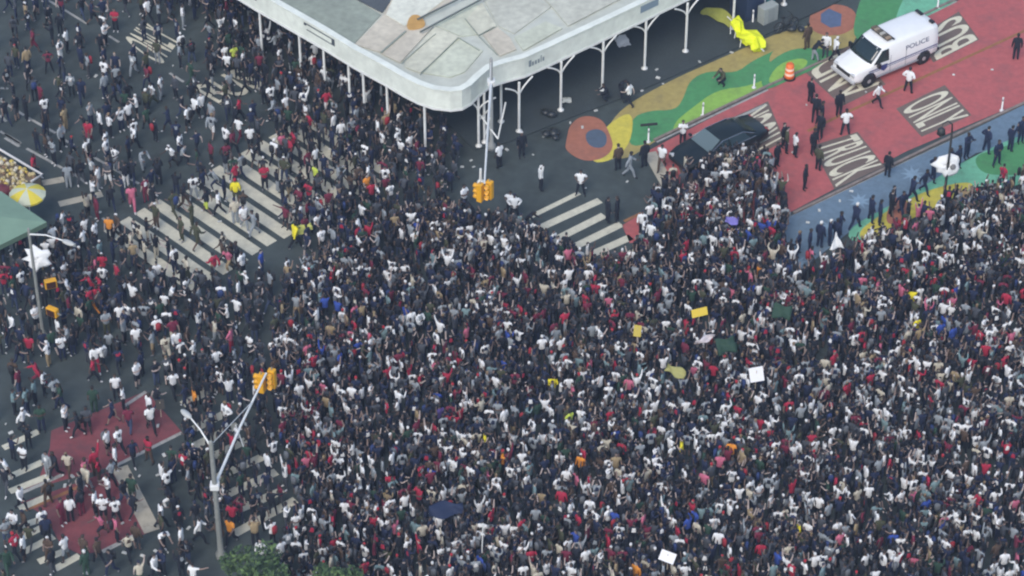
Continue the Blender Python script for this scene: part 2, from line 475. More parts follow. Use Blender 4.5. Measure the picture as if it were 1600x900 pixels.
# roof panels seen on the deck
ZR = 4.5
zr = lambda x, y: (520+x/5.714, y/5.714)
roofc = [((.58, .57, .44), 'pale'), ((.52, .54, .42), 'sage'), ((.27, .30, .24), 'grey_green'), ((.55, .50, .39), 'beige'), ((.075, .085, .09), 'slate'), ((.55, .57, .44), 'mint'), ((.50, .50, .41), 'grey'), ((.68, .68, .56), 'bright'), ((.52, .30, .09), 'rust')]
RM = [mat('roof_'+nm, c, .85, .13, .55, noise2=(2.6, .12)) for c, nm in roofc]
rp_ = []
def roofpanel(pts, mi, z, th=.03, smooth=False):
    q = [zr(*p) for p in pts]
    if smooth: q = chaikin(q, 2)
    q = [G(x, y, ZR+z) for x, y in q]
    MB().prism([tuple(p.xy) for p in q], ZR+z-th, ZR+z).build('roof_panel', RM[mi], shed, O)
roofpanel([(-700, -160), (-320, -150), (200, -10), (430, 130), (185, 395), (-40, 290), (-500, 10)], 2, .05)
roofpanel([(150, -60), (540, -60), (510, 20), (440, 112), (215, -5)], 4, .09)
roofpanel([(560, -80), (1230, -80), (800, 160), (700, 300), (430, 470), (195, 395), (445, 140)], 3, .06)
roofpanel([(575, -90), (1100, -90), (800, 150), (640, 230), (475, 130)], 7, .10)
roofpanel([(800, 230), (900, 230), (600, 560), (430, 475), (650, 290)], 3, .08)
roofpanel([(910, 240), (1140, 330), (780, 650), (650, 600), (640, 560)], 0, .08)
roofpanel([(1125, 345), (1340, 450), (1180, 640), (1050, 690), (800, 650)], 5, .06)
roofpanel([(900, 220), (1180, 60), (1290, 0), (1340, 300), (1150, 325)], 5, .05)
roofpanel([(1190, 170), (1330, 20), (1460, 230), (1300, 315)], 0, .08)
roofpanel([(1340, 310), (1470, 240), (1580, 330), (1640, 440), (1490, 500)], 3, .07)
roofpanel([(1340, -20), (1700, -60), (1950, 60), (1620, 300), (1480, 230)], 6, .06)
roofpanel([(1840, -60), (2400, -160), (2660, -60), (2100, 230), (1960, 60)], 6, .09)
roofpanel([(1620, 330), (1900, 190), (2050, 250), (1700, 450)], 1, .08)
roofpanel([(650, 250), (690, 130), (780, 130), (845, 230), (720, 270)], 8, .13, .03, True)
sm = MB()
def rod(mb, a, b, z, r, mi=0): mb.tube([G(*zr(*a), z), G(*zr(*b), z)], r, 6, mi)
for a, b, r in [((615, 565), (800, 400), .03), ((780, 665), (1120, 335), .03), ((1120, 335), (1310, 450), .025), ((1180, 165), (1300, 315), .03), ((1300, 315), (1440, 240), .025), ((430, 470), (650, 280), .06), ((1300, 320), (1470, 490), .03), ((800, 400), (920, 300), .02)]:
    rod(sm, a, b, ZR+.12, r)
sm.build('roof_seam', mat('seam_grey', (.26, .29, .24), .8), shed, O)
for a, b in [((755, 172), (1330, -110)), ((780, 285), (1560, -130))]:
    q = MB(); rod(q, a, b, ZR+.3, .055); c = G(*zr(*a), 0)
    q.build('roof_rod', mat('rod_grey', (.10, .12, .11), .6), shed, O)
# posts with forked brackets
def post(foot, name='post', brackets=True, d=None, zf=.12, zt=ZB-.14):
    p = MB(); p.tube([(foot.x, foot.y, zf), (foot.x, foot.y, zt)], .075, 10)
    p.lathe([(.19, zf), (.19, zf+.05), (.1, zf+.07), (.09, zf+.16)], (foot.x, foot.y, 0), 12)
    po = p.build('post', steel_w, shed, O)
    if brackets:
        b = MB()
        for s in (-1, 1):
            pts = []
            for k in range(6):
                t = k/5; pts.append(Vector((foot.x, foot.y, 0))+d*s*(.95*t**1.5)+Vector((0, 0, zt-1.0+1.0*t**.75)))
            b.tube(pts, .05, 6)
        b.build('bracket', steel_w, po)
        bpy.data.objects[po.name]  # brackets ride on the post
        for c in [c for c in bpy.data.objects if c.parent == po]:
            c.data.transform(Matrix.Translation(-O))
e1 = (ed[16]-ed[14]).normalized(); e2 = (ed[4]-ed[2]).normalized()
for x, y in [(811, 205), (876, 172), (941, 140), (1007, 107), (1071, 80), (1145, 44), (1193, 22), (1225, 7), (1290, -22)]:
    post(G(x, y, .12), d=e1)
for x, y in [(402, 15), (464, 51), (502, 73), (541, 97), (564, 111), (601, 130), (660, 163)]:
    p = G(x, y, ZB)+Vector((e2.y, -e2.x, 0))*-.15; post(p, brackets=False)
for x, y in [(748, 228), (783, 190), (757, 222)]: post(G(x, y, .12), d=(e1+e2).normalized(), brackets=(x == 748))
br = MB()
for a, b in [((749, 178, 2.0), (778, 217, 1.1)), ((750, 186, 1.6), (763, 172, 2.6)), ((778, 217, 1.1), (790, 160, 3.3))]:
    br.tube([G(*a), G(*b)], .05, 6)
br.build('brace', steel_w, shed, O)
# signs on the hoarding (blurred beyond reading in the photo: bars and a badge)
SGM = [mat('sign_dark', (.06, .075, .09), .6), mat('sign_blue', (.20, .27, .33), .6), greyink]
def onedge(px_a, px_b, z0, z1, off=.012):
    A, B = G(*px_a, ZB), G(*px_b, ZB); t = (B-A).normalized(); nn = Vector((t.y, -t.x, 0))*off
    return [Vector((p.x, p.y, z))+nn for p, z in ((A, z0), (B, z0), (B, z1), (A, z1))]
def edgept(x):
    for (x0, y0), (x1, y1) in zip(EDGE, EDGE[1:]):
        if x0 <= x <= x1: return (x, y0+(y1-y0)*(x-x0)/(x1-x0))
def sign(x0, x1, z0, z1, mi): MB().add(onedge(edgept(x0), edgept(x1), z0, z1), [(0, 1, 2, 3)]).build('hoarding_sign', SGM[mi], shed, O)
sign(476, 524, 4.56, 4.64, 0); sign(480, 520, 4.18, 4.25, 0); sign(519, 524, 4.18, 4.56, 0); sign(476, 480, 4.45, 4.56, 0)
sign(1000, 1028, 4.15, 4.62, 1); sign(389, 402, 4.2, 4.6, 0)
for k, (xa, xb, h) in enumerate([(826, 830, .42), (831, 834, .26), (835.5, 838.5, .26), (840, 843, .26), (844.5, 846, .44), (847.5, 850, .26)]):
    sign(xa, xb, 4.05, 4.05+h, 2)

# ------------------------------------------------------------------ signals and lamp posts
def signal_head(loc, rz, label, group):
    t = thing('traffic_signal', loc, label, 'traffic light', rz, group)
    h = MB(); h.box((0, 0, -.55), (.36, .30, 1.1)); h.build('housing', sig_yel, t, bevel=.04)
    for k in range(3):
        v = MB(); zc = -.2-.34*k
        v.lathe([(.135, 0), (.135, .22), (.125, .22), (.12, .02), (0, .02)], (0, .15, zc), 12, M=Matrix.Rotation(R(-90), 3, 'X'))
        v.build('visor', sig_yel, t)
        l = MB(); l.lathe([(.11, 0), (.07, .03), (0, .035)], (0, .158, zc), 12, M=Matrix.Rotation(R(-90), 3, 'X')); l.build('lens', sig_lens, t)
    b = MB(); b.tube([(0, 0, 0), (0, 0, .16)], .03, 6); b.build('hanger', galv, t)
    return t
# corner by the shed
def mast(base, zt, za, end, ze, label, thick, lamp=None, name='signal_pole'):
    t = thing(name, (base.x, base.y, 0), label, 'street pole')
    o = Vector((base.x, base.y, 0)); z0 = zground(base.x, base.y)
    p = MB(); p.lathe([(.26, z0), (.26, z0+.3), (thick*1.15, z0+.5), (thick, z0+1.2), (thick*.8, zt-.1), (thick*.5, zt), (0, zt+.02)], n=12); p.build('pole', galv if lamp else mat('pole_grey', (.30, .31, .30), .55, .1, 4), t)
    if end is not None:
        A = Vector((0, 0, za)); E = end-o; E.z = ze; mid = (A+E)/2+Vector((0, 0, .18))
        a = MB(); a.tube([A, mid, E], [.075, .065, .05], 8); a.build('mast_arm', steel_w, t)
        gw = MB(); gw.tube([(0, 0, zt-.25), A.lerp(E, .72)+Vector((0, 0, .12))], .022, 5); gw.build('guy_rod', steel_w, t)
        cl = MB(); cl.box((0, 0, za), (.42, .42, .3)); cl.build('clamp', steel_w, t, bevel=.03)
        q = MB(); m_ = A.lerp(E, .45); d = (E-A).normalized(); sd_ = Vector((-d.y, d.x, 0))
        q.tube([m_+sd_*.1+Vector((0, 0, .55)), m_-sd_*.2+Vector((0, 0, -.75))], .03, 6); q.build('sign_bracket', steel_w, t)
    if lamp is not None:
        L = lamp-o; B = Vector((0, 0, zt-.4))
        l = MB(); l.tube([B, B.lerp(L, .5)+Vector((0, 0, .15)), L], [.05, .04, .035], 8); l.build('lamp_arm', steel_w, t)
        d = Vector((L.x, L.y, 0)).normalized()
        M = Matrix.Rotation(math.atan2(d.y, d.x), 3, 'Z')
        h = MB(); h.ball(L+d*.3, (.40, .16, .11), 12, M=M); h.build('luminaire', mat('luminaire_grey', (.45, .46, .44), .5), t)
    return t, o
pb = G(768, 231, .12)
mast(pb, 6.2, 4.6, G(757, 286, 5.4), 5.4, 'grey signal pole with long white mast arm reaching from the shed corner', .11)
e_ = G(757, 284, 5.4)
signal_head(Vector((e_.x-.22, e_.y-.05, 5.3)), R(60), 'yellow traffic light on the left of the pair below the shed corner', 'traffic lights on mast arms')
signal_head(Vector((e_.x+.26, e_.y+.02, 5.42)), R(150), 'yellow traffic light on the right of the pair below the shed corner', 'traffic lights on mast arms')
cc = MB(); q = G(751, 272, 5.2); cc.tube([(0, 0, 0), (0, 0, .85)], [.09, .06], 8); cc.ball((0, 0, -.05), .2, 10)
cc.build('street_camera', steel_w, loc=(q.x, q.y, 4.7), label='small white camera globe beside the traffic lights below the shed corner', cat='camera')
pb2 = G(346, 872, .0)
mast(pb2, 7.5, 4.7, G(416, 583, 5.5), 5.5, 'thick grey pole above the treetop with a mast arm and street light', .135, G(297, 652, 7.9))
e_ = G(417, 578, 5.5)
signal_head(Vector((e_.x-.28, e_.y-.1, 5.32)), R(70), 'yellow traffic light, left one at the tip of the lower mast arm', 'traffic lights on mast arms')
signal_head(Vector((e_.x+.22, e_.y+.02, 5.5)), R(160), 'yellow traffic light, right one at the tip of the lower mast arm', 'traffic lights on mast arms')
pb3 = G(68, 528, 0)
mast(pb3, 7.2, 4.7, None, 0, 'slim grey street light pole beside the green canopy roof', .09, G(99, 376, 7.3), 'lamp_post')
def pedsig(x, y, z, rz, label):
    q = G(x, y, z); t = thing('pedestrian_signal', (q.x, q.y, z-.25), label, 'traffic light', rz, 'yellow pedestrian signals')
    MB().box((0, 0, .25), (.62, .3, .5)).build('housing', sig_yel, t, bevel=.04)
    MB().box((0, .165, .25), (.48, .02, .38)).build('face', sig_lens, t)
    MB().box((-.42, 0, .25), (.24, .06, .06)).build('bracket', galv, t)
pedsig(79, 443, 3.0, R(200), 'upper yellow pedestrian signal on the grey pole by the green canopy')
pedsig(82, 487, 2.2, R(150), 'lower yellow pedestrian signal on the grey pole by the green canopy')

def torn_sheet(cx, cy, z, r, label, seed, emblem=False):
    rr = random.Random(seed); c = G(cx, cy, z); mb = MB(); n = 18
    A = (CAMPOS-c).normalized(); X = Vector((1, 0, 0)); Y = A.cross(X)*-1
    N = 5; ang = [2*math.pi*k/n for k in range(n)]
    rad = [r*rr.choice((.75, .85, .95, 1.0, 1.3)) for _ in ang]
    vs = [Vector((0, 0, 0))]
    for k in range(1, N+1):
        for i, a in enumerate(ang):
            q = rad[i]*k/N
            bulge = .28*r*math.cos(min(1.5, 1.4*k/N))+.07*r*math.sin(5*a+k)
            vs.append(X*math.cos(a)*q+Vector((0, .25, .97))*math.sin(a)*q*1.05+Vector((0, -1, .2))*bulge)
    fs = [(0, 1+i, 1+(i+1) % n) for i in range(n)]
    for k in range(N-1):
        for i in range(n): fs.append((1+k*n+i, 1+(k+1)*n+i, 1+(k+1)*n+(i+1) % n, 1+k*n+(i+1) % n))
    mb.add(vs, fs, 0, True)
    ob = mb.build('white_cloth', mat('cloth_white', (.74, .75, .74), .9, .05, 5), loc=c, label=label, cat='cloth')
    sol = ob.modifiers.new('s', 'SOLIDIFY'); sol.thickness = .02
    if emblem:
        e = MB(); e.ball((.28, -.36*r-.02, .0), (.16, .03, .2), 10); e.build('printed_emblem', mat('emblem_grey', (.2, .2, .2), .8), ob)
torn_sheet(58, 404, 2.6, .62, 'crumpled white cloth caught on the pole below the green canopy', 3)
# dark hooked lamp post on the far mural
lp = G(1473, 326, 0)
lt = thing('lamp_post', lp, 'dark slim lamp post with a hooked top behind the crowd line', 'lamp post')
p = MB(); p.lathe([(.2, 0), (.2, .5), (.1, .7), (.075, 1.4), (.06, 5.2), (0, 5.25)], n=10); p.build('pole', darkmetal, lt)
p = MB(); p.tube([(0, 0, 5.1), (-.05, -.05, 5.7), (-.3, -.1, 5.95), (-.55, -.12, 5.8), (-.6, -.12, 5.5)], [.05, .045, .04, .035, .03], 8); p.build('hook', darkmetal, lt)
p = MB(); p.lathe([(.03, .25), (.2, .12), (.24, -.15), (.1, -.3), (0, -.32)], (-.6, -.12, 5.3), 12); p.build('lantern', darkmetal, lt)
torn_sheet(1480, 256, 2.9, .72, 'white cloth with a small dark emblem wrapped round the hooked lamp post', 8, True)

# ------------------------------------------------------------------ vehicles
def loft(stations, mi=0):
    """car body from cross sections: x, [(half width, z) ... from sill to roof centre]"""
    mb = MB(); n = len(stations[0][1])
    vs = []
    for x, prof in stations:
        vs += [(x, y, z) for y, z in prof]+[(x, -y, z) for y, z in reversed(prof)]
    m = 2*n
    fs = []
    for i in range(len(stations)-1):
        for k in range(m-1):
            fs.append((i*m+k, i*m+k+1, (i+1)*m+k+1, (i+1)*m+k))
        fs.append((i*m+m-1, i*m, (i+1)*m, (i+1)*m+m-1))
    mb.add(vs, fs, mi, True)
    mb.add(vs[:m], [tuple(range(m))], mi); mb.add(vs[-m:], [tuple(range(m))[::-1]], mi)
    return mb
def wheel(parent, x, y, r, w_):
    s = 1 if y > 0 else -1
    M = Matrix.Rotation(R(90), 3, 'X')
    t = MB(); t.lathe([(r*.62, -w_/2), (r*.94, -w_/2), (r, -w_/3), (r, w_/3), (r*.94, w_/2), (r*.62, w_/2)], (x, y, r), 20, M=M); ty = t.build('wheel', rubber, parent)
    h = MB(); h.lathe([(0, -.01), (r*.2, -.03), (r*.35, 0), (r*.62, .02), (r*.62, w_*.45)], (x, y+s*w_*.48, r), 16, M=Matrix.Rotation(R(90 if s > 0 else -90), 3, 'X')); h.build('rim', mat('rim_steel', (.42, .43, .42), .4, metal=.3), ty)
A_, B_ = G(1330, 139), G(1456, 86)
d_ = Vector(((A_-B_).x, (A_-B_).y, 0)).normalized(); right = Vector((d_.y, -d_.x, 0))
vd = math.atan2(d_.y, d_.x)
ctr = (A_+B_)/2-Vector((-d_.y, d_.x, 0))*1.0*(1)
ctr = (A_+B_)/2+right*.72
van = thing('police_van', (ctr.x, ctr.y, .012), 'white police van with blue side stripes parked across the red bus lane', 'van', vd)
van.scale = (1.06, 1.10, 1.06)
def vs_(hb, hm, hs, ht, zb, zs, zt):
    return [(hb*.94, zb), (hb, zb+.12), (hm, (zb+zs)/2), (hs, zs), (hs*.985, zs+.06), (ht+.03, zt-.16), (ht-.05, zt-.05), (ht-.22, zt), (0.02, zt+.035)]
bd = loft([(-2.88, vs_(.90, .93, .92, .78, .48, 1.16, 2.02)), (-2.82, vs_(.96, 1.0, .98, .84, .40, 1.16, 2.10)), (-2.4, vs_(.99, 1.02, 1.0, .87, .38, 1.18, 2.16)), (-1.0, vs_(.99, 1.02, 1.0, .88, .38, 1.18, 2.18)),
           (.4, vs_(.99, 1.02, 1.0, .87, .38, 1.18, 2.16)), (.92, vs_(.99, 1.02, .99, .82, .38, 1.18, 2.08)), (1.12, vs_(.99, 1.02, .98, .79, .38, 1.18, 1.98)), (1.80, vs_(.98, 1.0, .95, .84, .38, 1.14, 1.32)), (1.95, vs_(.98, 1.0, .94, .80, .38, 1.08, 1.24)),
           (2.55, vs_(.95, .96, .88, .70, .40, 1.0, 1.10)), (2.78, vs_(.90, .92, .84, .62, .45, .92, 1.0)), (2.88, vs_(.80, .84, .76, .5, .5, .86, .9))])
bd.build('body', vanwhite, van)
def quadpart(name, pts, m, parent, th=.012, smooth=False):
    a = [Vector(p) for p in pts]; nn = (a[1]-a[0]).cross(a[2]-a[0]).normalized()*th
    k = len(a); mb = MB()
    mb.add([p+nn for p in a]+[p-nn*.5 for p in a], [tuple(range(k)), tuple(range(k, 2*k))[::-1]]+[(i, k+i, k+(i+1) % k, (i+1) % k) for i in range(k)])
    return mb.build(name, m, parent)
ws = MB(); rows = []
for t in range(5):
    f = t/4; x = 1.83-(1.83-1.10)*f; z = 1.30+(1.99-1.30)*f; hw = .86-.07*f
    rows.append([(x+.02-.10*abs(u)**2.5+.015, u*hw, z+.03-.02*abs(u)) for u in [-1+2*i/8 for i in range(9)]])
vv = [p for r_ in rows for p in r_]
ws.add(vv, [(i*9+k, i*9+k+1, (i+1)*9+k+1, (i+1)*9+k) for i in range(4) for k in range(8)], 0, True)
o_ = ws.build('windshield', glassd, van); sl_ = o_.modifiers.new('s', 'SOLIDIFY'); sl_.thickness = .02
for s in (1, -1):
    def sd_y(z, x=0): return (.985-(z-1.24)*.17+.012)
    q = [(1.62, s*.955, 1.24), (.62, s*1.0, 1.24), (.62, s*.90, 1.92), (1.02, s*.862, 1.88)]
    quadpart('door_window', q if s < 0 else q[::-1], glassd, van, .015)
    for x0, x1, z, h in ((-2.75, 2.0, .98, .055), (-2.75, 2.0, .86, .02)):
        b = MB(); b.box(((x0+x1)/2, s*1.026, z), (x1-x0, .012, h)); b.build('stripe', blueink, van)
    lo = MB(); lo.box((-.4, s*1.0, .42), (3.6, .05, .1)); lo.build('rocker_trim', mat('trim_grey', (.30, .31, .33), .5), van)
    tx = MB()
    x0, x1 = (-.55, -2.15)
    if s < 0: x0, x1 = x1, x0
    def py(z): return s*(1.0-(z-1.24)*.165+.02)
    text_quad(tx, 'POLICE', (x0, py(1.40), 1.40), (x1, py(1.40), 1.40), (x1, py(1.66), 1.66), (x0, py(1.66), 1.66)); tx.build('lettering', mat('van_lettering', (.10, .12, .20), .5), van)
    em = MB(); cx_ = .95
    em.add([(cx_-.22, s*1.028, 1.1), (cx_+.22, s*1.028, 1.1), (cx_+.20, s*1.03, .8), (cx_, s*1.03, .68), (cx_-.20, s*1.03, .8)], [(0, 1, 2, 3, 4) if s > 0 else (4, 3, 2, 1, 0)]); em.build('door_emblem', blueink, van)
    mr = MB(); mr.box((1.45, s*1.16, 1.28), (.14, .24, .3)); mr.build('mirror', blackpl, van, bevel=.03)
    hl = MB(); hl.box((2.80, s*.68, .86), (.16, .3, .17)); hl.build('headlight', mat('lamp_glass', (.55, .56, .55), .15), van, bevel=.03)
    tl = MB(); tl.box((-2.87, s*.86, 1.1), (.06, .12, .5)); tl.build('tail_light', mat('tail_red', (.35, .02, .02), .3), van)
    rw = [(-2.90, s*.08, 1.28), (-2.90, s*.74, 1.28), (-2.88, s*.68, 1.86), (-2.88, s*.08, 1.86)]
    quadpart('rear_window', rw if s < 0 else rw[::-1], glassd, van, .03)
    dl = MB(); dl.box((.52, s*1.024, .98), (.02, .012, 1.1)); dl.box((-.55, s*1.024, .98), (.02, .012, 1.1)); dl.build('door_seam', mat('door_seam_grey', (.25, .26, .27), .7), van)  # thin grey strips mark the door joints
    for x in (1.95, -1.85):
        wa = MB(); wa.lathe([(.30, 0), (.47, 0), (.47, .016), (.30, .016)], (x, s*1.005, .42), 20, M=Matrix.Rotation(R(-90 if s > 0 else 90), 3, 'X'))
        wa.build('wheel_arch', blackpl, van)
    for x in (1.95, -1.85): wheel(van, x, s*.93, .38, .26)
gr = MB(); gr.box((2.88, 0, .80), (.06, 1.05, .2)); gr.build('grille', blackpl, van)
bp = MB(); bp.box((2.88, 0, .52), (.16, 1.86, .2)); bp.build('front_bumper', mat('bumper_grey', (.45, .46, .46), .4), van, bevel=.05)
bp = MB(); bp.box((-2.95, 0, .5), (.16, 1.9, .18)); bp.build('rear_bumper', blackpl, van, bevel=.04)
lb = MB(); lb.box((.42, 0, 2.27), (.34, 1.36, .06)); lb_o = lb.build('light_bar', blackpl, van, bevel=.03)
for k, c in enumerate(((.14, .10, .06), (.3, .24, .16), (.10, .08, .05), (.42, .40, .34), (.10, .08, .05), (.3, .22, .14))):
    q = MB(); q.box((.42, -.56+.225*k, 2.345), (.3, .19, .09)); q.build('light_module', mat('bar_lens_%d' % k, c, .3), lb_o)
q = MB(); q.box((.16, 0, 2.25), (.1, 1.5, .05)); q.build('light_bar_foot', darkmetal, lb_o)
q = MB(); q.box((-2.62, .55, 2.22), (.2, .3, .12)); q.box((-2.62, -.45, 2.22), (.2, .5, .1)); q.build('rear_light_bar', blackpl, van, bevel=.02)
wp = MB(); wp.tube([(1.86, .3, 1.33), (1.45, -.2, 1.70)], .012, 5); wp.tube([(1.86, -.35, 1.33), (1.45, -.75, 1.66)], .012, 5); wp.build('wiper', blackpl, van)

cpos = G(1122, 238)
black_car = thing('parked_car', (cpos.x, cpos.y, .02), 'black sedan hemmed in by people at the end of the red lane', 'car', vd+.03)
carb = mat('car_black', (.008, .014, .016), .38, spec=.4)
def cs(hb, hs, ht, zs, zt, zb=.3): return [(hb*.93, zb), (hb, zb+.12), (hb*1.01, .6), (hs, zs), (hs*.93, zs+.05), (ht, zt-.08), (ht*.8, zt-.01), (.02, zt+.02)]
black_car.scale = (1.18, 1.14, .98)
loft([(-2.42, cs(.72, .66, .5, .78, .86, .4)), (-2.34, cs(.84, .8, .6, .86, .95)), (-1.75, cs(.92, .88, .66, .92, 1.02)), (-1.1, cs(.93, .88, .60, .94, 1.40)), (-.5, cs(.93, .88, .62, .94, 1.47)), (.3, cs(.93, .88, .62, .93, 1.45)),
      (1.15, cs(.93, .88, .70, .90, 1.0)), (1.9, cs(.91, .84, .64, .82, .90)), (2.3, cs(.82, .74, .55, .70, .76)), (2.44, cs(.68, .6, .4, .6, .64, .38))]).build('body', carb, black_car)
quadpart('windshield', [(1.12, -.70, 1.03), (1.12, .70, 1.03), (.40, .58, 1.45), (.40, -.58, 1.45)], mat('reflection_glass', (.11, .15, .155), .2), black_car, .02)  # reflection on the windshield painted in as a paler base colour
quadpart('rear_window', [(-1.68, .66, 1.05), (-1.68, -.66, 1.05), (-1.08, -.55, 1.43), (-1.08, .55, 1.43)], glassd, black_car, .02)
for s in (1, -1):
    for x0, x1, x2, x3 in ((.9, .02, .02, .35), (-.08, -1.2, -.95, -.08)):
        q = [(x0, s*.875, 1.0), (x1, s*.885, 1.0), (x2, s*.665, 1.36), (x3, s*.665, 1.36)]
        quadpart('side_window', q if s < 0 else q[::-1], glassd, black_car, .02)
    tr = MB(); tr.tube([(1.1, s*.90, .985), (-1.5, s*.90, 1.0)], .02, 6); tr.tube([(.95, s*.74, 1.08), (.3, s*.66, 1.40), (-.9, s*.66, 1.40), (-1.5, s*.76, 1.1)], .022, 6); tr.build('window_trim', chrome, black_car)
    for x in (1.45, -1.45): wheel(black_car, x, s*.84, .33, .2)
    h = MB(); h.box((2.30, s*.56, .66), (.2, .3, .12)); h.build('headlight', mat('lamp_glass', (.5, .5, .5), .2), black_car, bevel=.03)
    h = MB(); h.box((-2.36, s*.6, .82), (.08, .34, .13)); h.build('tail_light', mat('tail_red', (.3, .02, .02), .3), black_car)
    h = MB(); h.box((.95, s*.99, 1.02), (.12, .16, .12)); h.build('mirror', carb, black_car, bevel=.02)

# ------------------------------------------------------------------ street furniture
bl = G(1233, 122, .03)
t = thing('traffic_barrel', bl, 'orange and white traffic barrel standing on the painted kerb', 'barrel')
q = MB(); q.lathe([(.36, 0), (.36, .06), (.30, .08)], n=16); q.build('rubber_base', rubber, t)
q = MB(); pr_ = [(.29, .06), (.29, .28), (.275, .29), (.275, .42), (.265, .43), (.265, .60), (.25, .61), (.25, .74), (.24, .75), (.23, .95), (.12, .99), (0, 1.0)]
q.lathe(pr_, n=18, mfun=lambda i, k: 1 if i in (2, 3, 6, 7) else 0); q.build('drum', [mat('barrel_orange', (.75, .16, .03), .5), mat('barrel_band', (.75, .55, .42), .4)], t)
q = MB(); q.tube([(-.1, 0, 1.0), (-.1, 0, 1.1), (.1, 0, 1.1), (.1, 0, 1.0)], .02, 6); q.build('handle', MATS['barrel_orange'], t)
def delineator(x, y, label):
    p = G(x, y, 0.03); t = thing('bollard', p, label, 'bollard', 0, 'slim white bollards along the kerbs')
    MB().lathe([(.13, 0), (.13, .04), (.05, .06), (.045, .92), (0, .95)], n=10).build('post', mat('bollard_white', (.72, .72, .70), .5), t)
    MB().lathe([(.049, .68), (.049, .84)], n=10).build('reflective_band', mat('band_grey', (.4, .4, .42), .3), t)
for x, y, l in [(1098, 181, 'slim white bollard on the green mural beside the white shirted officer'), (1178, 137, 'slim white bollard midway along the green mural kerb'), (1013, 222, 'slim white bollard at the corner of the green mural'),
                (1565, 173, 'slim white bollard at the far end of the red lane edge'), (1465, 12, 'slim white bollard behind the rear of the police van'), (1176, 36, 'slim white bollard behind the fallen yellow umbrella')]:
    delineator(x, y, l)
# small sign lying at the mural corner
q = MB(); c = G(1013, 206, .0); q.box((0, 0, .75), (.95, .05, .16)); q.tube([(0, .06, 0), (0, .06, .8)], .025, 6)
q.build('street_sign', mat('sign_black', (.03, .035, .035), .5), loc=(c.x, c.y-.35, .02), rz=R(8), label='small dark sign on a stub post at the mural corner', cat='sign')

# fallen yellow umbrella: folded canopy on a pole with a slack panel
yb = mat('umbrella_yellow', (.74, .80, .015), .7, .06, 3); yo = mat('umbrella_yellow_shaded', (.30, .32, .06), .8, .1, 3)  # slack panel: same yellow, with the shade under the shed put into its colour
pa_, pb_ = G(1147, 36, .75), G(1183, 70, .45)
yt = thing('fallen_umbrella', (pb_.x, pb_.y, .12), 'bright yellow umbrella toppled beside the shed posts, canopy half folded', 'umbrella')
oy = Vector((pb_.x, pb_.y, .12)); d = (pa_-pb_)
def crumple(pts, rads, n, seed):
    rr = random.Random(seed); mb = MB(); vs = []
    for i, p in enumerate(pts):
        dd = (Vector(pts[min(i+1, len(pts)-1)])-Vector(pts[max(0, i-1)])).normalized()
        a = dd.cross(Vector((0, 0, 1))).normalized(); b = a.cross(dd)
        for k in range(n):
            ang = 2*math.pi*k/n; f = rads[i]*(1.15 if k % 2 else .70)*(1+.34*rr.uniform(-1, 1))
            vs.append(Vector(p)+a*math.cos(ang)*f+b*math.sin(ang)*f*.72)
    fs = [(i*n+k, i*n+(k+1) % n, (i+1)*n+(k+1) % n, (i+1)*n+k) for i in range(len(pts)-1) for k in range(n)]
    fs += [tuple(range(n))[::-1], tuple(range((len(pts)-1)*n, len(pts)*n))]
    mb.add(vs, fs, 0, False); return mb
pts = [pb_-oy+d*t+Vector((.12*math.sin(9*t), 0, .12*math.sin(7*t))) for t in (-.16, 0, .15, .3, .5, .62, .75, .9, 1.05)]
crumple(pts, [.34, .52, .56, .50, .50, .26, .30, .44, .34], 11, 5).build('canopy', yb, yt)
q = MB(); q.tube([pb_-oy+d*-.3, pb_-oy+d*1.3], .035, 8); q.build('pole', steel_w, yt)
fl = MB(); vs = []; FL = [(1094, 20, .15), (1102, 12, .55), (1116, 11, .75), (1132, 14, .8), (1148, 28, .75)]; FB = [(1096, 24, .02), (1110, 26, .25), (1122, 33, .3), (1132, 38, .28), (1142, 44, .25)]
for r_ in range(4):
    for a, b in zip(FL, FB):
        A, B = G(*a), G(*b); vs.append(A.lerp(B, r_/3)+Vector((0, 0, .14*math.sin(r_*2.1+a[0])))-oy)
fl.add(vs, [(r_*5+k, r_*5+k+1, (r_+1)*5+k+1, (r_+1)*5+k) for r_ in range(3) for k in range(4)], 0, True)
o_ = fl.build('slack_panel', yo, yt, sub=2); o_.modifiers.new('sol', 'SOLIDIFY').thickness = .03
q = MB()
for a, b in [((1142, 40), (1141, 56)), ((1150, 48), (1147, 62)), ((1158, 62), (1156, 74))]:
    q.tube([G(*a, .5)-oy, G(*b, .03)-oy], .03, 6)
q.build('rib', steel_w, yt)

# kiosk at the top with a teal side
kp = G(1166, 30, .12)
k = thing('newspaper_kiosk', (kp.x+.4, kp.y+.9, .12), 'dark navy kiosk with a teal panel under the shed edge', 'kiosk', R(37))
MB().box((0, 0, 1.2), (2.2, 1.5, 2.4)).build('cabin', mat('kiosk_navy', (.02, .035, .075), .6, .1, 3), k, bevel=.04)
MB().box((.72, -.765, 1.2), (.66, .03, 2.1)).build('panel', mat('kiosk_teal', (.015, .16, .18), .5), k)
MB().box((0, 0, 2.46), (2.5, 1.8, .1)).build('roof', darkmetal, k)
cb = G(1199, 32, .12)
k = thing('utility_cabinet', (cb.x, cb.y, .12), 'pale grey utility cabinet beside the navy kiosk', 'cabinet', R(37))
MB().box((0, 0, .55), (1.1, .6, 1.1)).build('cabinet_body', mat('cabinet_grey', (.33, .36, .34), .6, .08, 4), k, bevel=.03)
MB().box((0, -.31, .55), (.5, .03, .9)).build('door', mat('cabinet_door', (.28, .31, .30), .6), k)
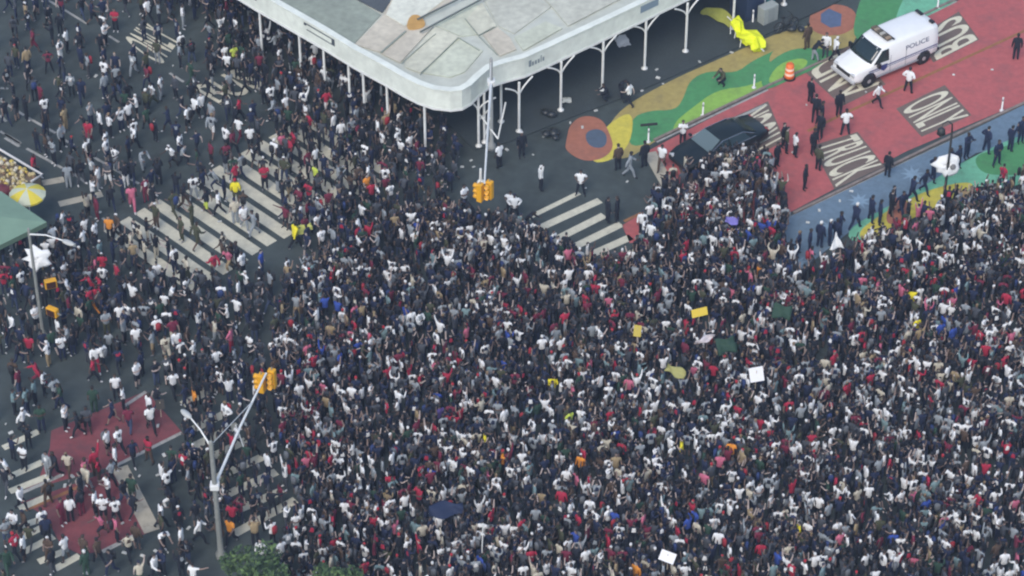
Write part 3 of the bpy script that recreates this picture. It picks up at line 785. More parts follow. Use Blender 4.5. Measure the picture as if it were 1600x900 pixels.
def trash(x, y, n, label, z=.12, seed=1, name='rubbish_bags', m=None):
    rr = random.Random(seed); c = G(x, y, z); mb = MB()
    for _ in range(n):
        r_ = rr.uniform(.22, .36)
        mb.ball((rr.uniform(-.5, .5), rr.uniform(-.4, .4), r_*.7), (r_, r_*rr.uniform(.7, 1), r_*.5), 9, M=Matrix.Rotation(rr.uniform(0, 3), 3, 'Z'))
    mb.build(name, m or mat('bag_black', (.022, .026, .028), .35, .3, 5), loc=c, label=label, cat='rubbish')
bk = G(1228, 47, .12)
bi = thing('bicycle', (bk.x, bk.y, .12), 'dark bicycle lying tilted by the kerb above the orange mural spot', 'bicycle', R(30))
for x in (-.52, .52):
    q = MB(); pts = [(x+.33*math.cos(2*math.pi*i/20), .08*math.sin(2*math.pi*i/20), .34+.31*math.sin(2*math.pi*i/20)) for i in range(21)]
    q.tube(pts, .035, 6); wo = q.build('wheel', rubber, bi)
    q = MB()
    for a in range(6): q.tube([(x, 0, .34), (x+.31*math.cos(a*1.05), .07*math.sin(a*1.05), .34+.29*math.sin(a*1.05))], .006, 4)
    q.build('spokes', chrome, wo)
q = MB()
for a, b in [((-.52, 0, .34), (-.1, .02, .34)), ((-.1, .02, .34), (-.2, .1, .85)), ((-.52, 0, .34), (-.18, .09, .75)), ((-.1, .02, .34), (.42, .1, .78)), ((-.18, .09, .78), (.40, .11, .85)), ((.52, 0, .34), (.40, .12, .95))]: q.tube([a, b], .025, 6)
q.build('frame', darkmetal, bi)
q = MB(); q.box((-.2, .11, .89), (.28, .14, .06)); q.build('saddle', blackpl, bi, bevel=.02)
q = MB(); q.tube([(.34, -.2, 1.0), (.4, .12, .98), (.34, .42, 1.0)], .02, 6); q.build('handlebar', darkmetal, bi)
bp_ = G(1208, 28, 1.2)
trash(866, 216, 5, 'low dark heap of bags on the pavement below the shed', .12, 3)
trash(853, 183, 3, 'dark rubbish bag under the shed beside a post foot', .12, 6)
trash(1240, 44, 4, 'dark bags heaped behind the tilted bicycle', .12, 9)
def sheetlet(x, y, z, sx, sy, label, m, seed, tilt=.4, name='white_sheet', cat='cardboard', rz=0):
    rr = random.Random(seed); c = G(x, y, z); mb = MB(); n = 5; vs = []
    for i in range(n):
        for j in range(n):
            vs.append((sx*(i/(n-1)-.5)+rr.uniform(-.04, .04), sy*(j/(n-1)-.5)+rr.uniform(-.04, .04), .06+rr.uniform(0, .1)))
    mb.add(vs, [(i*n+j, (i+1)*n+j, (i+1)*n+j+1, i*n+j+1) for i in range(n-1) for j in range(n-1)], 0, False)
    o = mb.build(name, m, loc=c, label=label, cat=cat); o.rotation_euler = (tilt, 0, rz); o.modifiers.new('s', 'SOLIDIFY').thickness = .03
sheetlet(972, 66, .2, .75, .8, 'crumpled white cardboard lying under the shed between posts', mat('board_white', (.74, .74, .74), .8), 2, .25, rz=.4)
sheetlet(886, 158, .14, .5, .45, 'dirty white bag dropped at the foot of a shed post', mat('bag_white', (.5, .52, .48), .7), 4, .1, 'plastic_bag', 'bag')
# litter
lt_ = MB(); rr = random.Random(21)
LP = [(1093, 100), (1026, 112), (1028, 125), (1036, 132), (1003, 143), (931, 174), (891, 193), (849, 215), (910, 200), (1143, 83), (1230, 110), (1353, 145), (1400, 70), (1550, 110), (1490, 118), (1460, 60), (1260, 165), (1330, 300), (1280, 330), (833, 243), (980, 285), (915, 295), (752, 300), (722, 262), (700, 270), (740, 262), (736, 252), (792, 235), (640, 255), (1262, 349), (1312, 315), (1240, 240), (105, 62), (118, 66), (150, 120), (203, 236), (155, 236), (115, 235), (312, 185), (316, 184), (400, 108), (413, 108), (330, 70), (322, 67), (20, 850), (218, 745), (168, 755), (300, 855), (215, 890)]
for _ in range(45): LP.append((rr.uniform(0, 720), rr.uniform(0, 420)) if rr.random() < .55 else (rr.uniform(0, 330), rr.uniform(600, 900)))
for x, y in LP:
    c = G(x, y, 0); z = zground(c.x, c.y)+.01; r_ = rr.uniform(.05, .13); a = rr.uniform(0, 3)
    lt_.box((c.x, c.y, z+.03), (r_*2, r_*1.2, .05), M=Matrix.Rotation(a, 4, 'Z') @ Matrix.Rotation(rr.uniform(-.3, .3), 4, 'X'))
lt_.build('litter', mat('litter_paper', (.52, .53, .50), .8, .2, 3), kind='stuff', label='scattered scraps of pale paper and cups on the roadway', cat='litter')

# ------------------------------------------------------------------ stall, umbrella, green canopy at the left
sc0 = G(10, 285, 0)
st = thing('market_stall', (sc0.x, sc0.y, 0), 'produce stall with white rail and yellow goods beside the green canopy', 'stall')
o0 = Vector((sc0.x, sc0.y, 0))
a, b = G(-60, 198, .95), G(66, 273, .95); dd = (b-a).normalized(); nn = Vector((dd.y, -dd.x, 0))
q = MB(); q.tube([a-o0, b-o0, b+nn*.8-o0], .07, 8); q.build('rail', mat('stall_white', (.66, .64, .60), .6), st)
q = MB(); cqs = [a+nn*.15, b+nn*.15, b+nn*2.1, a+nn*2.1]; q.prism([tuple((p-o0).xy) for p in cqs], .0, .8); q.build('counter', mat('stall_wood', (.16, .12, .08), .8, .2, 3), st)
rr = random.Random(4)
for tr_ in range(3):
    q = MB(); 
    for i in range(70):
        u = rr.uniform(.02, .98); v = .25+.6*tr_+rr.uniform(0, .5); p = a.lerp(b, u)+nn*v-o0
        q.ball((p.x, p.y, .86+rr.uniform(0, .08)), rr.uniform(.08, .15), 7, mi=rr.choice((0, 0, 1, 2, 3)))
    q.build('goods', [mat('goods_straw', (.44, .36, .18), .8), mat('goods_yellow', (.55, .42, .08), .7), mat('goods_cream', (.55, .50, .38), .8), mat('goods_brown', (.2, .12, .06), .8)], st, kind='stuff')
q = MB(); m0 = G(4, 292, .95)-o0; q.ball((m0.x, m0.y, .75), (.55, .4, .3), 12); q.build('red_tub', mat('tub_maroon', (.12, .02, .03), .7), st)
uc = G(42, 297, 2.3)
u = thing('umbrella', (uc.x, uc.y, 0), 'yellow and white panelled umbrella over the produce stall', 'umbrella')
q = MB(); q.lathe([(.98, 2.02), (.70, 2.18), (.36, 2.32), (.0, 2.40)], n=16, smooth=False, mfun=lambda i, k: 1 if (k//2) % 2 else 0); o_ = q.build('canopy', [mat('umbrella_lemon', (.66, .54, .05), .7), mat('umbrella_pale', (.52, .55, .40), .7)], u, rz=.3)
q = MB(); q.lathe([(.98, 2.02), (.96, 1.90)], n=16, smooth=False, mfun=lambda i, k: 1 if (k//2) % 2 else 0); q.build('valance', [MATS['umbrella_lemon'], MATS['umbrella_pale']], u, rz=.3)
q = MB(); q.tube([(0, 0, .02), (0, 0, 2.42)], .025, 8); q.build('pole', steel_w, u)
gc = G(-10, 345, 0)
gt = thing('canopy_tent', (gc.x, gc.y, 0), 'green canopy roof jutting in from the left edge below the yellow umbrella', 'canopy')
o1 = Vector((gc.x, gc.y, 0))
cor = [G(-110, 292, 2.7), G(2, 299, 2.7), G(73, 347, 2.7), G(-2, 384, 2.7), G(-110, 400, 2.7)]
rg = G(0, 338, 2.95); rg2 = G(-110, 340, 3.05)
q = MB(); vv = [p-o1 for p in cor]+[rg-o1, rg2-o1]
q.add(vv, [(0, 6, 5, 1), (1, 5, 2), (2, 5, 3), (3, 5, 6, 4)])
o_ = q.build('canopy', mat('canopy_green', (.18, .28, .20), .8, .08, 1.2), gt); o_.modifiers.new('s', 'SOLIDIFY').thickness = .04
q = MB()
for i in range(4):
    A, B = cor[i]-o1, cor[i+1]-o1; q.add([A, B, B+Vector((0, 0, -.3)), A+Vector((0, 0, -.3))], [(0, 1, 2, 3)])
o_ = q.build('valance', mat('valance_green', (.10, .16, .11), .8), gt); o_.modifiers.new('s', 'SOLIDIFY').thickness = .03
for c in (cor[2], cor[3]):
    q = MB(); p = (c-o1)*.94; q.tube([(p.x, p.y, .0), (p.x, p.y, 2.62)], .05, 8); q.build('leg', darkmetal, gt)

# ------------------------------------------------------------------ trees at the lower edge
def tree(base, h, rad, seed, label, nleaf=5200, flat=.75):
    rr = random.Random(seed); t = thing('street_tree', base, label, 'tree', 0, 'street trees along the lower edge')
    tk = MB(); tk.tube([(0, 0, 0), (.05, .05, h*.35), (0, .1, h*.62)], [.19, .15, .10], 8)
    tr = tk.build('trunk', mat('bark', (.07, .055, .04), .9, .3, 6), t)
    cl = []
    for i in range(26):
        a = rr.uniform(0, 6.28); q = rr.random()**.6; zz_ = rr.uniform(-.6, 1)
        f = math.sqrt(max(0.05, 1-zz_*zz_))
        cl.append((Vector((math.cos(a)*rad*q*f, math.sin(a)*rad*q*f, h*.72+zz_*rad*flat)), rr.uniform(.35, .7)*rad*.5))
    for c, r_ in cl[:9]:
        lm = MB(); lm.tube([(0, .08, h*.45), c*.5+Vector((0, 0, h*.28)), c], [.07, .045, .015], 6); lm.build('limb', MATS['bark'], tr)
    lf = MB()
    for i in range(nleaf):
        c, r_ = rr.choice(cl)
        v = Vector((rr.gauss(0, 1), rr.gauss(0, 1), rr.gauss(0, 1))).normalized()*r_*rr.random()**.4
        p = c+v; s_ = rr.uniform(.07, .16)
        e = Euler((rr.uniform(-.9, .9), rr.uniform(-.9, .9), rr.uniform(0, 6.28))).to_matrix()
        lf.add([p+e @ Vector(q) for q in ((-s_, 0, 0), (0, -s_*.5, 0), (s_, 0, .02), (0, s_*.5, 0))], [(0, 1, 2, 3)], rr.choice((0, 0, 1, 2, 2)))
    lf.build('crown', [mat('leaf_mid', (.060, .110, .036), .75), mat('leaf_light', (.10, .165, .050), .75), mat('leaf_dark', (.024, .05, .02), .75)], t)
tb = G(396, 938, 3.4); tree((tb.x, tb.y, 0), 4.9, 2.25, 5, 'green street tree crown below the thick grey signal pole')
tb = G(524, 930, 3.0); tree((tb.x, tb.y, 0), 4.4, 1.5, 8, 'small light green tree crown cut by the lower edge among the crowd', 3200)

# ------------------------------------------------------------------ people
def skeleton(pose):
    """joints of a standing figure, 1.74 m, facing +y"""
    J = {}; E = []; Rr = {}
    lean = pose.get('lean', 0); drop = pose.get('drop', 0)
    def j(n, p, r, par=None):
        J[n] = Vector(p); Rr[n] = r if isinstance(r, tuple) else (r, r)
        if par: E.append((par, n))
    z = -drop
    j('pelvis', (0, 0, .95+z), (.155, .115))
    j('spine', (0, lean*.35, 1.12+z-abs(lean)*.05), (.150, .105), 'pelvis')
    j('chest', (0, lean*.8, 1.33+z-abs(lean)*.22), (.175, .12), 'spine')
    j('neckb', (0, lean*1.05, 1.46+z-abs(lean)*.32), (.075, .07), 'chest')
    hx = pose.get('head', 0)
    j('neck', (hx*.3, lean*1.15+.01, 1.53+z-abs(lean)*.38), .056, 'neckb')
    j('head1', (hx*.5, lean*1.22+.025, 1.60+z-abs(lean)*.42), (.072, .085), 'neck')
    j('head2', (hx*.8, lean*1.3+.022, 1.67+z-abs(lean)*.46), (.082, .10), 'head1')
    j('head3', (hx, lean*1.34+.012, 1.735+z-abs(lean)*.48), (.06, .072), 'head2')
    for s, S in ((1, 'r'), (-1, 'l')):
        a = pose.get('arm_'+S, 'down'); sh = J['chest']+Vector((s*.185, 0, .07))
        j('sh'+S, sh, .066, 'chest')
        off = {'down': [(.06, -.02, -.27), (.075, .05, -.50), (.07, .09, -.585)],
               'hip': [(.17, -.10, -.22), (.01, .06, -.36), (-.05, .11, -.40)],
               'up': [(.12, .05, .17), (.06, .10, .44), (.05, .11, .54)],
               'high': [(.08, .02, .24), (.12, .04, .50), (.13, .04, .60)],
               'film': [(.06, .14, -.20), (-.04, .36, -.02), (-.08, .41, .05)],
               'phone': [(.08, .18, -.06), (.0, .27, .20), (-.02, .28, .29)],
               'cross': [(.06, .08, -.26), (-.16, .20, -.24), (-.25, .19, -.22)],
               'out': [(.26, .07, -.02), (.48, .16, .05), (.57, .19, .07)],
               'fwd': [(.04, .16, -.22), (.03, .38, -.26), (.02, .47, -.25)],
               'swf': [(.05, .10, -.26), (.03, .30, -.36), (.02, .38, -.36)],
               'swb': [(.06, -.16, -.23), (.07, -.22, -.48), (.07, -.19, -.57)]}[a]
        j('el'+S, sh+Vector((s*off[0][0], off[0][1], off[0][2])), .046, 'sh'+S)
        j('wr'+S, sh+Vector((s*off[1][0], off[1][1], off[1][2])), .033, 'el'+S)
        j('ha'+S, sh+Vector((s*off[2][0], off[2][1], off[2][2])), (.042, .024), 'wr'+S)
        j('hi'+S, (s*.092, 0, .87+z), .098, 'pelvis')
        l = pose.get('leg_'+S, 'st')
        kn, an, to = {'st': ((.105, .02, .50), (.115, -.02, .09), (.135, .14, .035)),
                      'wd': ((.16, .02, .49), (.22, -.02, .09), (.26, .13, .035)),
                      'fw': ((.10, .20, .53), (.10, .30, .11), (.11, .46, .06)),
                      'bk': ((.10, -.04, .50), (.10, -.34, .17), (.11, -.24, .05)),
                      'rn': ((.10, .32, .62), (.10, .22, .24), (.10, .37, .18)),
                      'sq': ((.17, .34, .42), (.15, .06, .09), (.17, .22, .035))}[l]
        kz = 0 if l in ('sq',) else z*.6
        j('kn'+S, (s*kn[0], kn[1], kn[2]+kz), .066, 'hi'+S)
        j('an'+S, (s*an[0], an[1], an[2]), .043, 'kn'+S)
        j('to'+S, (s*to[0], to[1], to[2]), (.042, .034), 'an'+S)
    return J, E, Rr

SEGREG = {'pelvis': 'hip', 'spine': 'torso', 'chest': 'torso', 'neckb': 'torso', 'neck': 'neck', 'head1': 'head', 'head2': 'head', 'head3': 'head',
          'sh': 'torso', 'el': 'ua', 'wr': 'fa', 'ha': 'hand', 'hi': 'hip', 'kn': 'th', 'an': 'shin', 'to': 'foot'}
REG = ['torso', 'ua', 'ua2', 'fa', 'hand', 'neck', 'face', 'hair', 'hip', 'th', 'shin', 'foot']
RI = {r: i for i, r in enumerate(REG)}
def grow(pose, level):
    J, E, Rr = skeleton(pose)
    names = list(J); idx = {n_: i for i, n_ in enumerate(names)}
    me = bpy.data.meshes.new('sk'); me.from_pydata([tuple(J[n_]) for n_ in names], [(idx[a], idx[b]) for a, b in E], [])
    ob = bpy.data.objects.new('sk', me); COL.objects.link(ob)
    md = ob.modifiers.new('skin', 'SKIN'); md.use_smooth_shade = True; md.branch_smoothing = .3
    lay = me.skin_vertices[0].data
    for n_ in names: lay[idx[n_]].radius = Rr[n_]; lay[idx[n_]].use_root = (n_ == 'pelvis')
    if level: sb = ob.modifiers.new('s', 'SUBSURF'); sb.levels = level; sb.render_levels = level
    dg = bpy.context.evaluated_depsgraph_get(); dg.update()
    m2 = bpy.data.meshes.new_from_object(ob.evaluated_get(dg))
    V = np.array([v.co[:] for v in m2.vertices]); F = [tuple(p.vertices) for p in m2.polygons]
    N = np.array([v.normal[:] for v in m2.vertices])
    bpy.data.objects.remove(ob); bpy.data.meshes.remove(me); bpy.data.meshes.remove(m2)
    reg = []
    hc = J['head2']
    for f in F:
        c = Vector(V[list(f)].mean(0)); best = None
        for a, b in E:
            A, B = J[a], J[b]; d = B-A; t = max(0, min(1, (c-A).dot(d)/d.length_squared)); q = (A+d*t-c).length
            ra, rb = max(Rr[a]), max(Rr[b]); q -= (ra*(1-t)+rb*t)
            key = b if b in SEGREG else b[:2]
            rg_ = SEGREG[key]
            if best is None or q < best[0]: best = (q, rg_, t, key)
        r = best[1]; t = best[2]
        if r == 'torso' and best[3] == 'spine' and t < .3: r = 'torso'
        if r == 'ua' and t > .62: r = 'ua2'
        if r == 'head' or (r == 'neck' and c.z > J['neck'].z+.02):
            rel = c-hc
            r = 'hair' if (rel.z > .035 or (rel.y < -.005 and rel.z > -.06) or (rel.y < .03 and rel.z > .0)) else 'face'
        reg.append(RI[r])
    return J, V, F, N, reg

def shell(V, F, N, reg, keep, off):
    """clothing: a closed shell round the chosen part of the body"""
    fs = [f for f, r in zip(F, reg) if REG[r] in keep]
    used = sorted({i for f in fs for i in f}); mp_ = {i: k for k, i in enumerate(used)}
    n_ = len(used)
    outer = [Vector(V[i])+Vector(N[i])*off for i in used]
    inner = [Vector(V[i])-Vector(N[i])*.004 for i in used]
    faces = [tuple(mp_[i] for i in f) for f in fs]
    cnt = {}
    for f in faces:
        for a, b in zip(f, f[1:]+f[:1]): cnt[(a, b)] = 1
    rim = [(b, a, a+n_, b+n_) for (a, b) in cnt if (b, a) not in cnt]
    return outer+inner, faces+rim

def meshof(name, vs, fs, mats, mi=None, smooth=True):
    me = bpy.data.meshes.new(name); me.from_pydata([tuple(v) for v in vs], [], fs)
    for m in mats: me.materials.append(m)
    if mi is not None: me.polygons.foreach_set('material_index', mi)
    me.polygons.foreach_set('use_smooth', [smooth]*len(me.polygons)); me.update(); return me

POSES = {
    'stand': {}, 'wide': dict(leg_r='wd', leg_l='wd', arm_r='down', arm_l='cross'), 'hips': dict(arm_r='hip', arm_l='hip', leg_r='wd', leg_l='wd'),
    'armsup': dict(arm_r='up', arm_l='up'), 'cheer': dict(arm_r='high', arm_l='high', leg_r='wd'), 'onearm': dict(arm_r='high', arm_l='down'),
    'film': dict(arm_r='film', arm_l='film', head=.01), 'phone': dict(arm_r='phone', arm_l='down'), 'crossed': dict(arm_r='cross', arm_l='cross'),
    'walk': dict(leg_r='fw', leg_l='bk', arm_r='swb', arm_l='swf', lean=.05), 'walk2': dict(leg_l='fw', leg_r='bk', arm_l='swb', arm_r='swf', lean=.04, head=.03),
    'run': dict(leg_l='rn', leg_r='bk', arm_l='swb', arm_r='fwd', lean=.16), 'point': dict(arm_r='out', arm_l='down', leg_r='wd'),
    'bend': dict(lean=.38, arm_r='fwd', arm_l='fwd', leg_r='fw'), 'crouch': dict(drop=.42, lean=.2, arm_r='fwd', arm_l='fwd', leg_r='sq', leg_l='sq')}
POSE_WORDS = {'stand': 'standing', 'wide': 'standing with one arm folded', 'hips': 'hands on hips', 'armsup': 'both arms raised', 'cheer': 'arms stretched high', 'onearm': 'one arm raised', 'film': 'holding hands forward',
              'phone': 'one hand at face height', 'crossed': 'arms folded', 'walk': 'striding', 'walk2': 'walking', 'run': 'running', 'point': 'one arm stretched sideways', 'bend': 'bending forward', 'crouch': 'crouching'}
CC = {'w': ((.50, .54, .59), 'white'), 'c': ((.50, .46, .36), 'cream'), 'g': ((.26, .29, .31), 'light grey'), 'G': ((.055, .062, .075), 'dark grey'), 'k': ((.007, .010, .019), 'black'), 'n': ((.010, .018, .052), 'navy'),
      'o': ((.055, .06, .032), 'olive'), 'r': ((.36, .018, .048), 'red'), 'm': ((.15, .016, .04), 'maroon'), 'p': ((.50, .13, .20), 'pink'), 'y': ((.72, .62, .02), 'yellow'), 'O': ((.70, .26, .03), 'orange'), 'b': ((.03, .07, .32), 'blue'),
      't': ((.30, .23, .13), 'tan'), 'B': ((.075, .048, .032), 'brown'), 'e': ((.16, .24, .25), 'teal grey'), 'l': ((.50, .60, .08), 'lime'), 'v': ((.02, .055, .035), 'dark green'), 'u': ((.09, .06, .22), 'purple'), 'j': ((.04, .06, .12), 'denim blue')}
CM = {k: mat('cloth_'+n_.replace(' ', '_'), c, .85, .10, 9) for k, (c, n_) in CC.items()}
SKM = [mat('skin_%s' % n_, c, .6) for n_, c in (('deep', (.055, .036, .030)), ('brown', (.12, .080, .064)), ('medium', (.24, .17, .14)), ('fair', (.42, .34, .30)))]
HRM = [mat('hair_black', (.009, .008, .008), .55), mat('hair_brown', (.03, .02, .013), .6), mat('cap_white', (.62, .62, .60), .8), mat('cap_red', (.35, .02, .03), .8), mat('hair_fair', (.19, .13, .07), .6), mat('cap_navy', (.015, .02, .045), .7)]
SHM = [mat('shoe_black', (.014, .014, .015), .6), mat('shoe_white', (.62, .62, .62), .6), mat('shoe_grey', (.16, .16, .17), .7)]
eyem = mat('eye_dark', (.012, .01, .01), .3); lipm = mat('lip', (.22, .08, .07), .6)

HI, LO, LOP = {}, {}, {}
SH_KEEP = {'short': {'torso', 'ua'}, 'long': {'torso', 'ua', 'ua2', 'fa'}}
TR_KEEP = {'long': {'hip', 'th', 'shin'}, 'short': {'hip', 'th'}}
for nm, po in POSES.items():
    J, V, F, N, reg = grow(po, 1)
    LOP[nm] = np.array([REG[q] == 'torso' and abs(V[list(f)].mean(0)[0]) < .085 and J['spine'].z+.03 < V[list(f)].mean(0)[2] < J['chest'].z+.03 for f, q in zip(F, reg)])
    LO[nm] = (V.astype(np.float32), np.array([f if len(f) == 4 else (f[0], f[1], f[2], f[2]) for f in F], dtype=np.int32), np.array(reg), [len(f) for f in F])
    J, V, F, N, reg = grow(po, 2)
    mb = MB()
    mb.add([Vector(v) for v in V], F, 0, True); mb.m = [1 if REG[r] == 'foot' else 0 for r in reg]
    hc = J['head2']
    mb.add([hc+Vector(p) for p in ((-.014, .086, -.03), (.014, .086, -.03), (0, .118, -.032), (0, .09, .012))], [(0, 1, 2), (1, 3, 2), (3, 0, 2)], 0)
    for s in (-1, 1):
        mb.ball(hc+Vector((s*.083, .0, -.015)), (.012, .022, .032), 6); mb.ball(hc+Vector((s*.032, .087, .008)), (.012, .01, .008), 6, 2)
    mb.ball(hc+Vector((0, .088, -.055)), (.024, .008, .007), 6, 3)
    for S, s in (('r', 1), ('l', -1)):   # five fingers on each hand
        wv, hv = J['wr'+S], J['ha'+S]; d = (hv-wv).normalized(); a = d.cross(Vector((0, 1, 0)) if abs(d.y) < .8 else Vector((0, 0, 1))).normalized(); b = d.cross(a)
        for k, ln_ in enumerate((.058, .07, .066, .05)):
            o = hv+a*(.012+.0)*(k-1.5)*1.6+d*.01; mb.tube([o-d*.02, o+d*ln_*.6, o+d*ln_+b*.02], [.0095, .0088, .0065], 5)
        o = hv-d*.03-a*.035; mb.tube([o+a*.02, o-a*.018+d*.03, o-a*.02+d*.062], [.011, .010, .0075], 5)
    bm_ = bpy.data.meshes.new('person_body_'+nm); bm_.from_pydata([tuple(v) for v in mb.v], [], mb.f)
    for m in (SKM[0], SHM[0], eyem, lipm): bm_.materials.append(m)
    bm_.polygons.foreach_set('material_index', mb.m); bm_.polygons.foreach_set('use_smooth', [True]*len(mb.f)); bm_.update()
    HI[nm] = dict(body=bm_)
    def isprint(c): return abs(c.x-(J['spine'].x)) < .085 and J['spine'].z+.03 < c.z < J['chest'].z+.03
    for k, kp in SH_KEEP.items():
        sv, sf = shell(V, F, N, reg, kp, .018)
        HI[nm]['shirt_'+k] = meshof('shirt', sv, sf, [CM['w'], CM['k']], [1 if isprint(sum((Vector(sv[i]) for i in f), Vector())/len(f)) else 0 for f in sf])
    for k, kp in TR_KEEP.items(): HI[nm]['trousers_'+k] = meshof('trousers', *shell(V, F, N, reg, kp, .013), [CM['k']])
    HI[nm]['hair'] = meshof('hair', *shell(V, F, N, reg, {'hair'}, .018), [HRM[0]])

# ---- where people stand, read from the photograph: x,y of the chest in a quarter view, shirt colour, optional trousers and pose
def parse(s, ox, oy, k=4.0):
    out = []
    for it in s.split():
        p = it.split(','); out.append((ox+float(p[0])/k, oy+float(p[1])/k, p[2], p[3] if len(p) > 3 and p[3] else None, p[4] if len(p) > 4 else None))
    return out
OFF = parse("180,185,w,k,onearm 430,215,w,k,hips 15,370,w,k,hips 600,385,k,k,stand 628,392,k,k,stand 665,60,B,k,stand 735,105,g,g,walk 830,40,k,k,stand 940,55,w,B,walk 985,310,k,k,stand 912,335,n,n,stand 1090,345,w,k,film 815,460,w,k,stand 1330,205,w,k,point 90,440,k,k,bend 1430,110,n,n,stand 1590,215,w,k,stand 1345,110,c,o,stand 1530,130,p,m,stand 1480,115,n,n,film", 800, 225) \
    + parse("735,560,w,k,walk 1325,425,o,k,crouch 1070,800,w,k,film 600,520,k,k,crouch 680,500,k,k,bend", 800, 0) \
    + parse("250,205,B,B,stand 288,280,k,g,bend 365,255,w,G,stand 425,280,w,k,walk 270,540,k,k,stand 300,650,k,k,walk 340,690,k,k,stand 330,760,k,k,stand 450,620,k,k,stand 690,560,w,k,walk 885,475,w,k,hips 490,740,w,k,hips 100,815,k,k,stand 120,850,o,k,stand 175,875,w,k,stand 290,860,k,k,stand 1560,270,k,k,stand 1250,885,n,n,film 1375,850,n,n,hips 1525,840,n,n,onearm 1590,790,n,n,stand", 1200, 0) \
    + parse("60,40,k,k,stand 235,180,k,k,stand 320,60,o,k,stand 100,380,k,k,stand 755,100,k,k,stand 1040,130,n,n,hips 985,205,n,n,walk 905,260,n,n,walk 785,310,n,n,stand 800,330,k,k,stand 650,380,n,n,wide 550,430,n,n,walk 455,480,n,n,wide 440,500,n,n,stand 330,540,n,n,stand 195,590,n,n,hips 60,590,v,n,stand 1140,85,n,n,stand 1195,60,n,n,hips 705,400,n,n,stand 840,350,n,n,walk 265,575,n,n,stand 880,395,k,k,stand 390,525,n,n,stand 1440,30,n,n,wide 20,215,w,k,stand", 1200, 225) \
    + parse("1300,310,w,k,crossed 1590,345,w,k,hips 1520,45,w,k,stand 1170,110,k,k,stand 1360,400,k,k,bend", 400, 225) \
    + parse("60,880,k,k,stand", 800, 0)
C13 = parse("140,125,w,k,crossed 40,200,w,k 290,170,g 420,170,c,B 340,180,k 590,160,r,B 610,210,r,B 530,220,p,t 530,270,c,g 665,30,w,k 740,30,w 715,130,w,k 925,80,r,B,wide 1145,175,r,k,phone 1070,150,v 1010,240,w,n 1040,285,w,k 1060,380,k,w 690,220,g,k 670,320,w 765,350,k 820,330,v,v,stand 590,415,w,k 640,455,w,k,film 690,460,w,k 635,545,p,k 720,575,p,k 500,410,k,m 380,470,m,m,stand 402,440,w,k 290,350,B,B 150,530,B,k 80,540,w,k 260,530,w,n 285,580,n,k 90,680,r,k 130,680,w,k 120,380,w 400,695,w,g 520,700,B,v 530,790,v,v 610,720,B,k 690,780,k 800,680,c,k 850,625,B,G 1000,490,w,k 1115,510,k,k 1005,630,w,k,bend 1130,645,w,k 1240,585,w,k 1220,480,k,G 1290,400,k 1290,500,G,k 1320,360,G,w 1260,290,k 1450,495,r,k 1440,590,O,k,walk 1385,620,B,k,bend 1450,60,r,k,phone 1300,160,o,o 1010,790,n 980,815,w,k 1130,800,k,k 1205,870,w,k 870,860,c,v 300,700,B,B 320,780,k 40,780,v,v 1590,600,t,k 30,600,g 500,310,k 440,360,k 1090,440,k 1170,720,k", 0, 675)
C9 = parse("180,340,r,k 235,510,r,m 75,210,w 220,160,w 360,240,w 570,60,r,O 600,25,r 745,150,w 830,25,w 1065,20,w 1240,190,w 1380,30,w 1420,150,w 1480,110,w 1340,245,c,g 1440,300,p,r 1080,250,m,c 980,230,w 850,290,w,g 950,310,g 1035,350,c,c 1100,310,w 1210,380,w 1130,370,w 1560,330,w 1350,430,w 590,410,w,r 575,480,r,k,walk 640,400,w 295,380,w 380,340,w 850,510,w,k 720,590,w,k 765,660,w,k 1080,570,w 1215,670,O,k,onearm 1430,610,w 930,720,w 935,790,w,k 400,780,w 135,800,w 160,680,e 210,620,e 80,680,e 340,620,g 375,650,v 580,670,v,v,stand 250,790,v 540,800,G 700,740,n 800,790,m 1410,770,w 1590,630,w 100,380,k 80,500,B,k 110,560,m 420,290,g 490,150,c 660,190,g,o 770,240,g 1000,130,v 1140,200,k 1160,460,k 1290,330,G 1480,250,k 1520,480,n 1040,480,G 970,500,k 880,440,n 480,820,k 1100,160,n", 0, 450)
C5 = parse("330,25,g 540,20,w 660,10,w 715,60,w,g 880,50,g,g,bend 1075,40,w 1135,40,g 1410,40,m 1470,165,r,k 1470,265,y,o 1345,190,g 205,110,r 420,170,g,g 500,150,k,G 440,90,G 610,180,w,g 570,130,g 670,160,G,w 780,170,k,w 820,150,k 985,150,k,k 575,270,w,k 820,310,p,p 905,260,m,m 950,290,k,k 600,370,m,m 540,360,c,k 385,470,w,g 525,500,w 590,535,w 680,495,O,k 735,480,B 1085,350,o,o 1145,300,k,B 1205,240,w,g 1195,410,o,o 1290,335,k,l 1365,340,w,k 970,420,o,B 1130,500,o,o 1225,550,o,o 845,520,k,c 915,515,k,c 870,560,c 970,610,k,c 1050,630,k,n 900,640,c 1085,690,w,n 1165,755,c,o 1245,805,k,k 1390,600,c 1390,650,B 1335,730,r,g 1440,650,B,k 1470,660,k,k 1430,690,p 1510,730,w,k 1520,430,w,g 1465,390,c 1520,340,B,w 1585,470,g,g 760,600,k,g 800,605,c 830,660,t 640,735,r 600,740,p 640,800,w 730,790,r 570,860,r 610,865,r 980,780,w,n 945,830,g 770,700,k 330,560,w 400,780,w 430,880,w 20,840,r 80,880,v 130,830,w 500,700,k 560,690,n 620,650,e 700,640,n 1330,800,k 240,830,k 470,640,n", 0, 225)
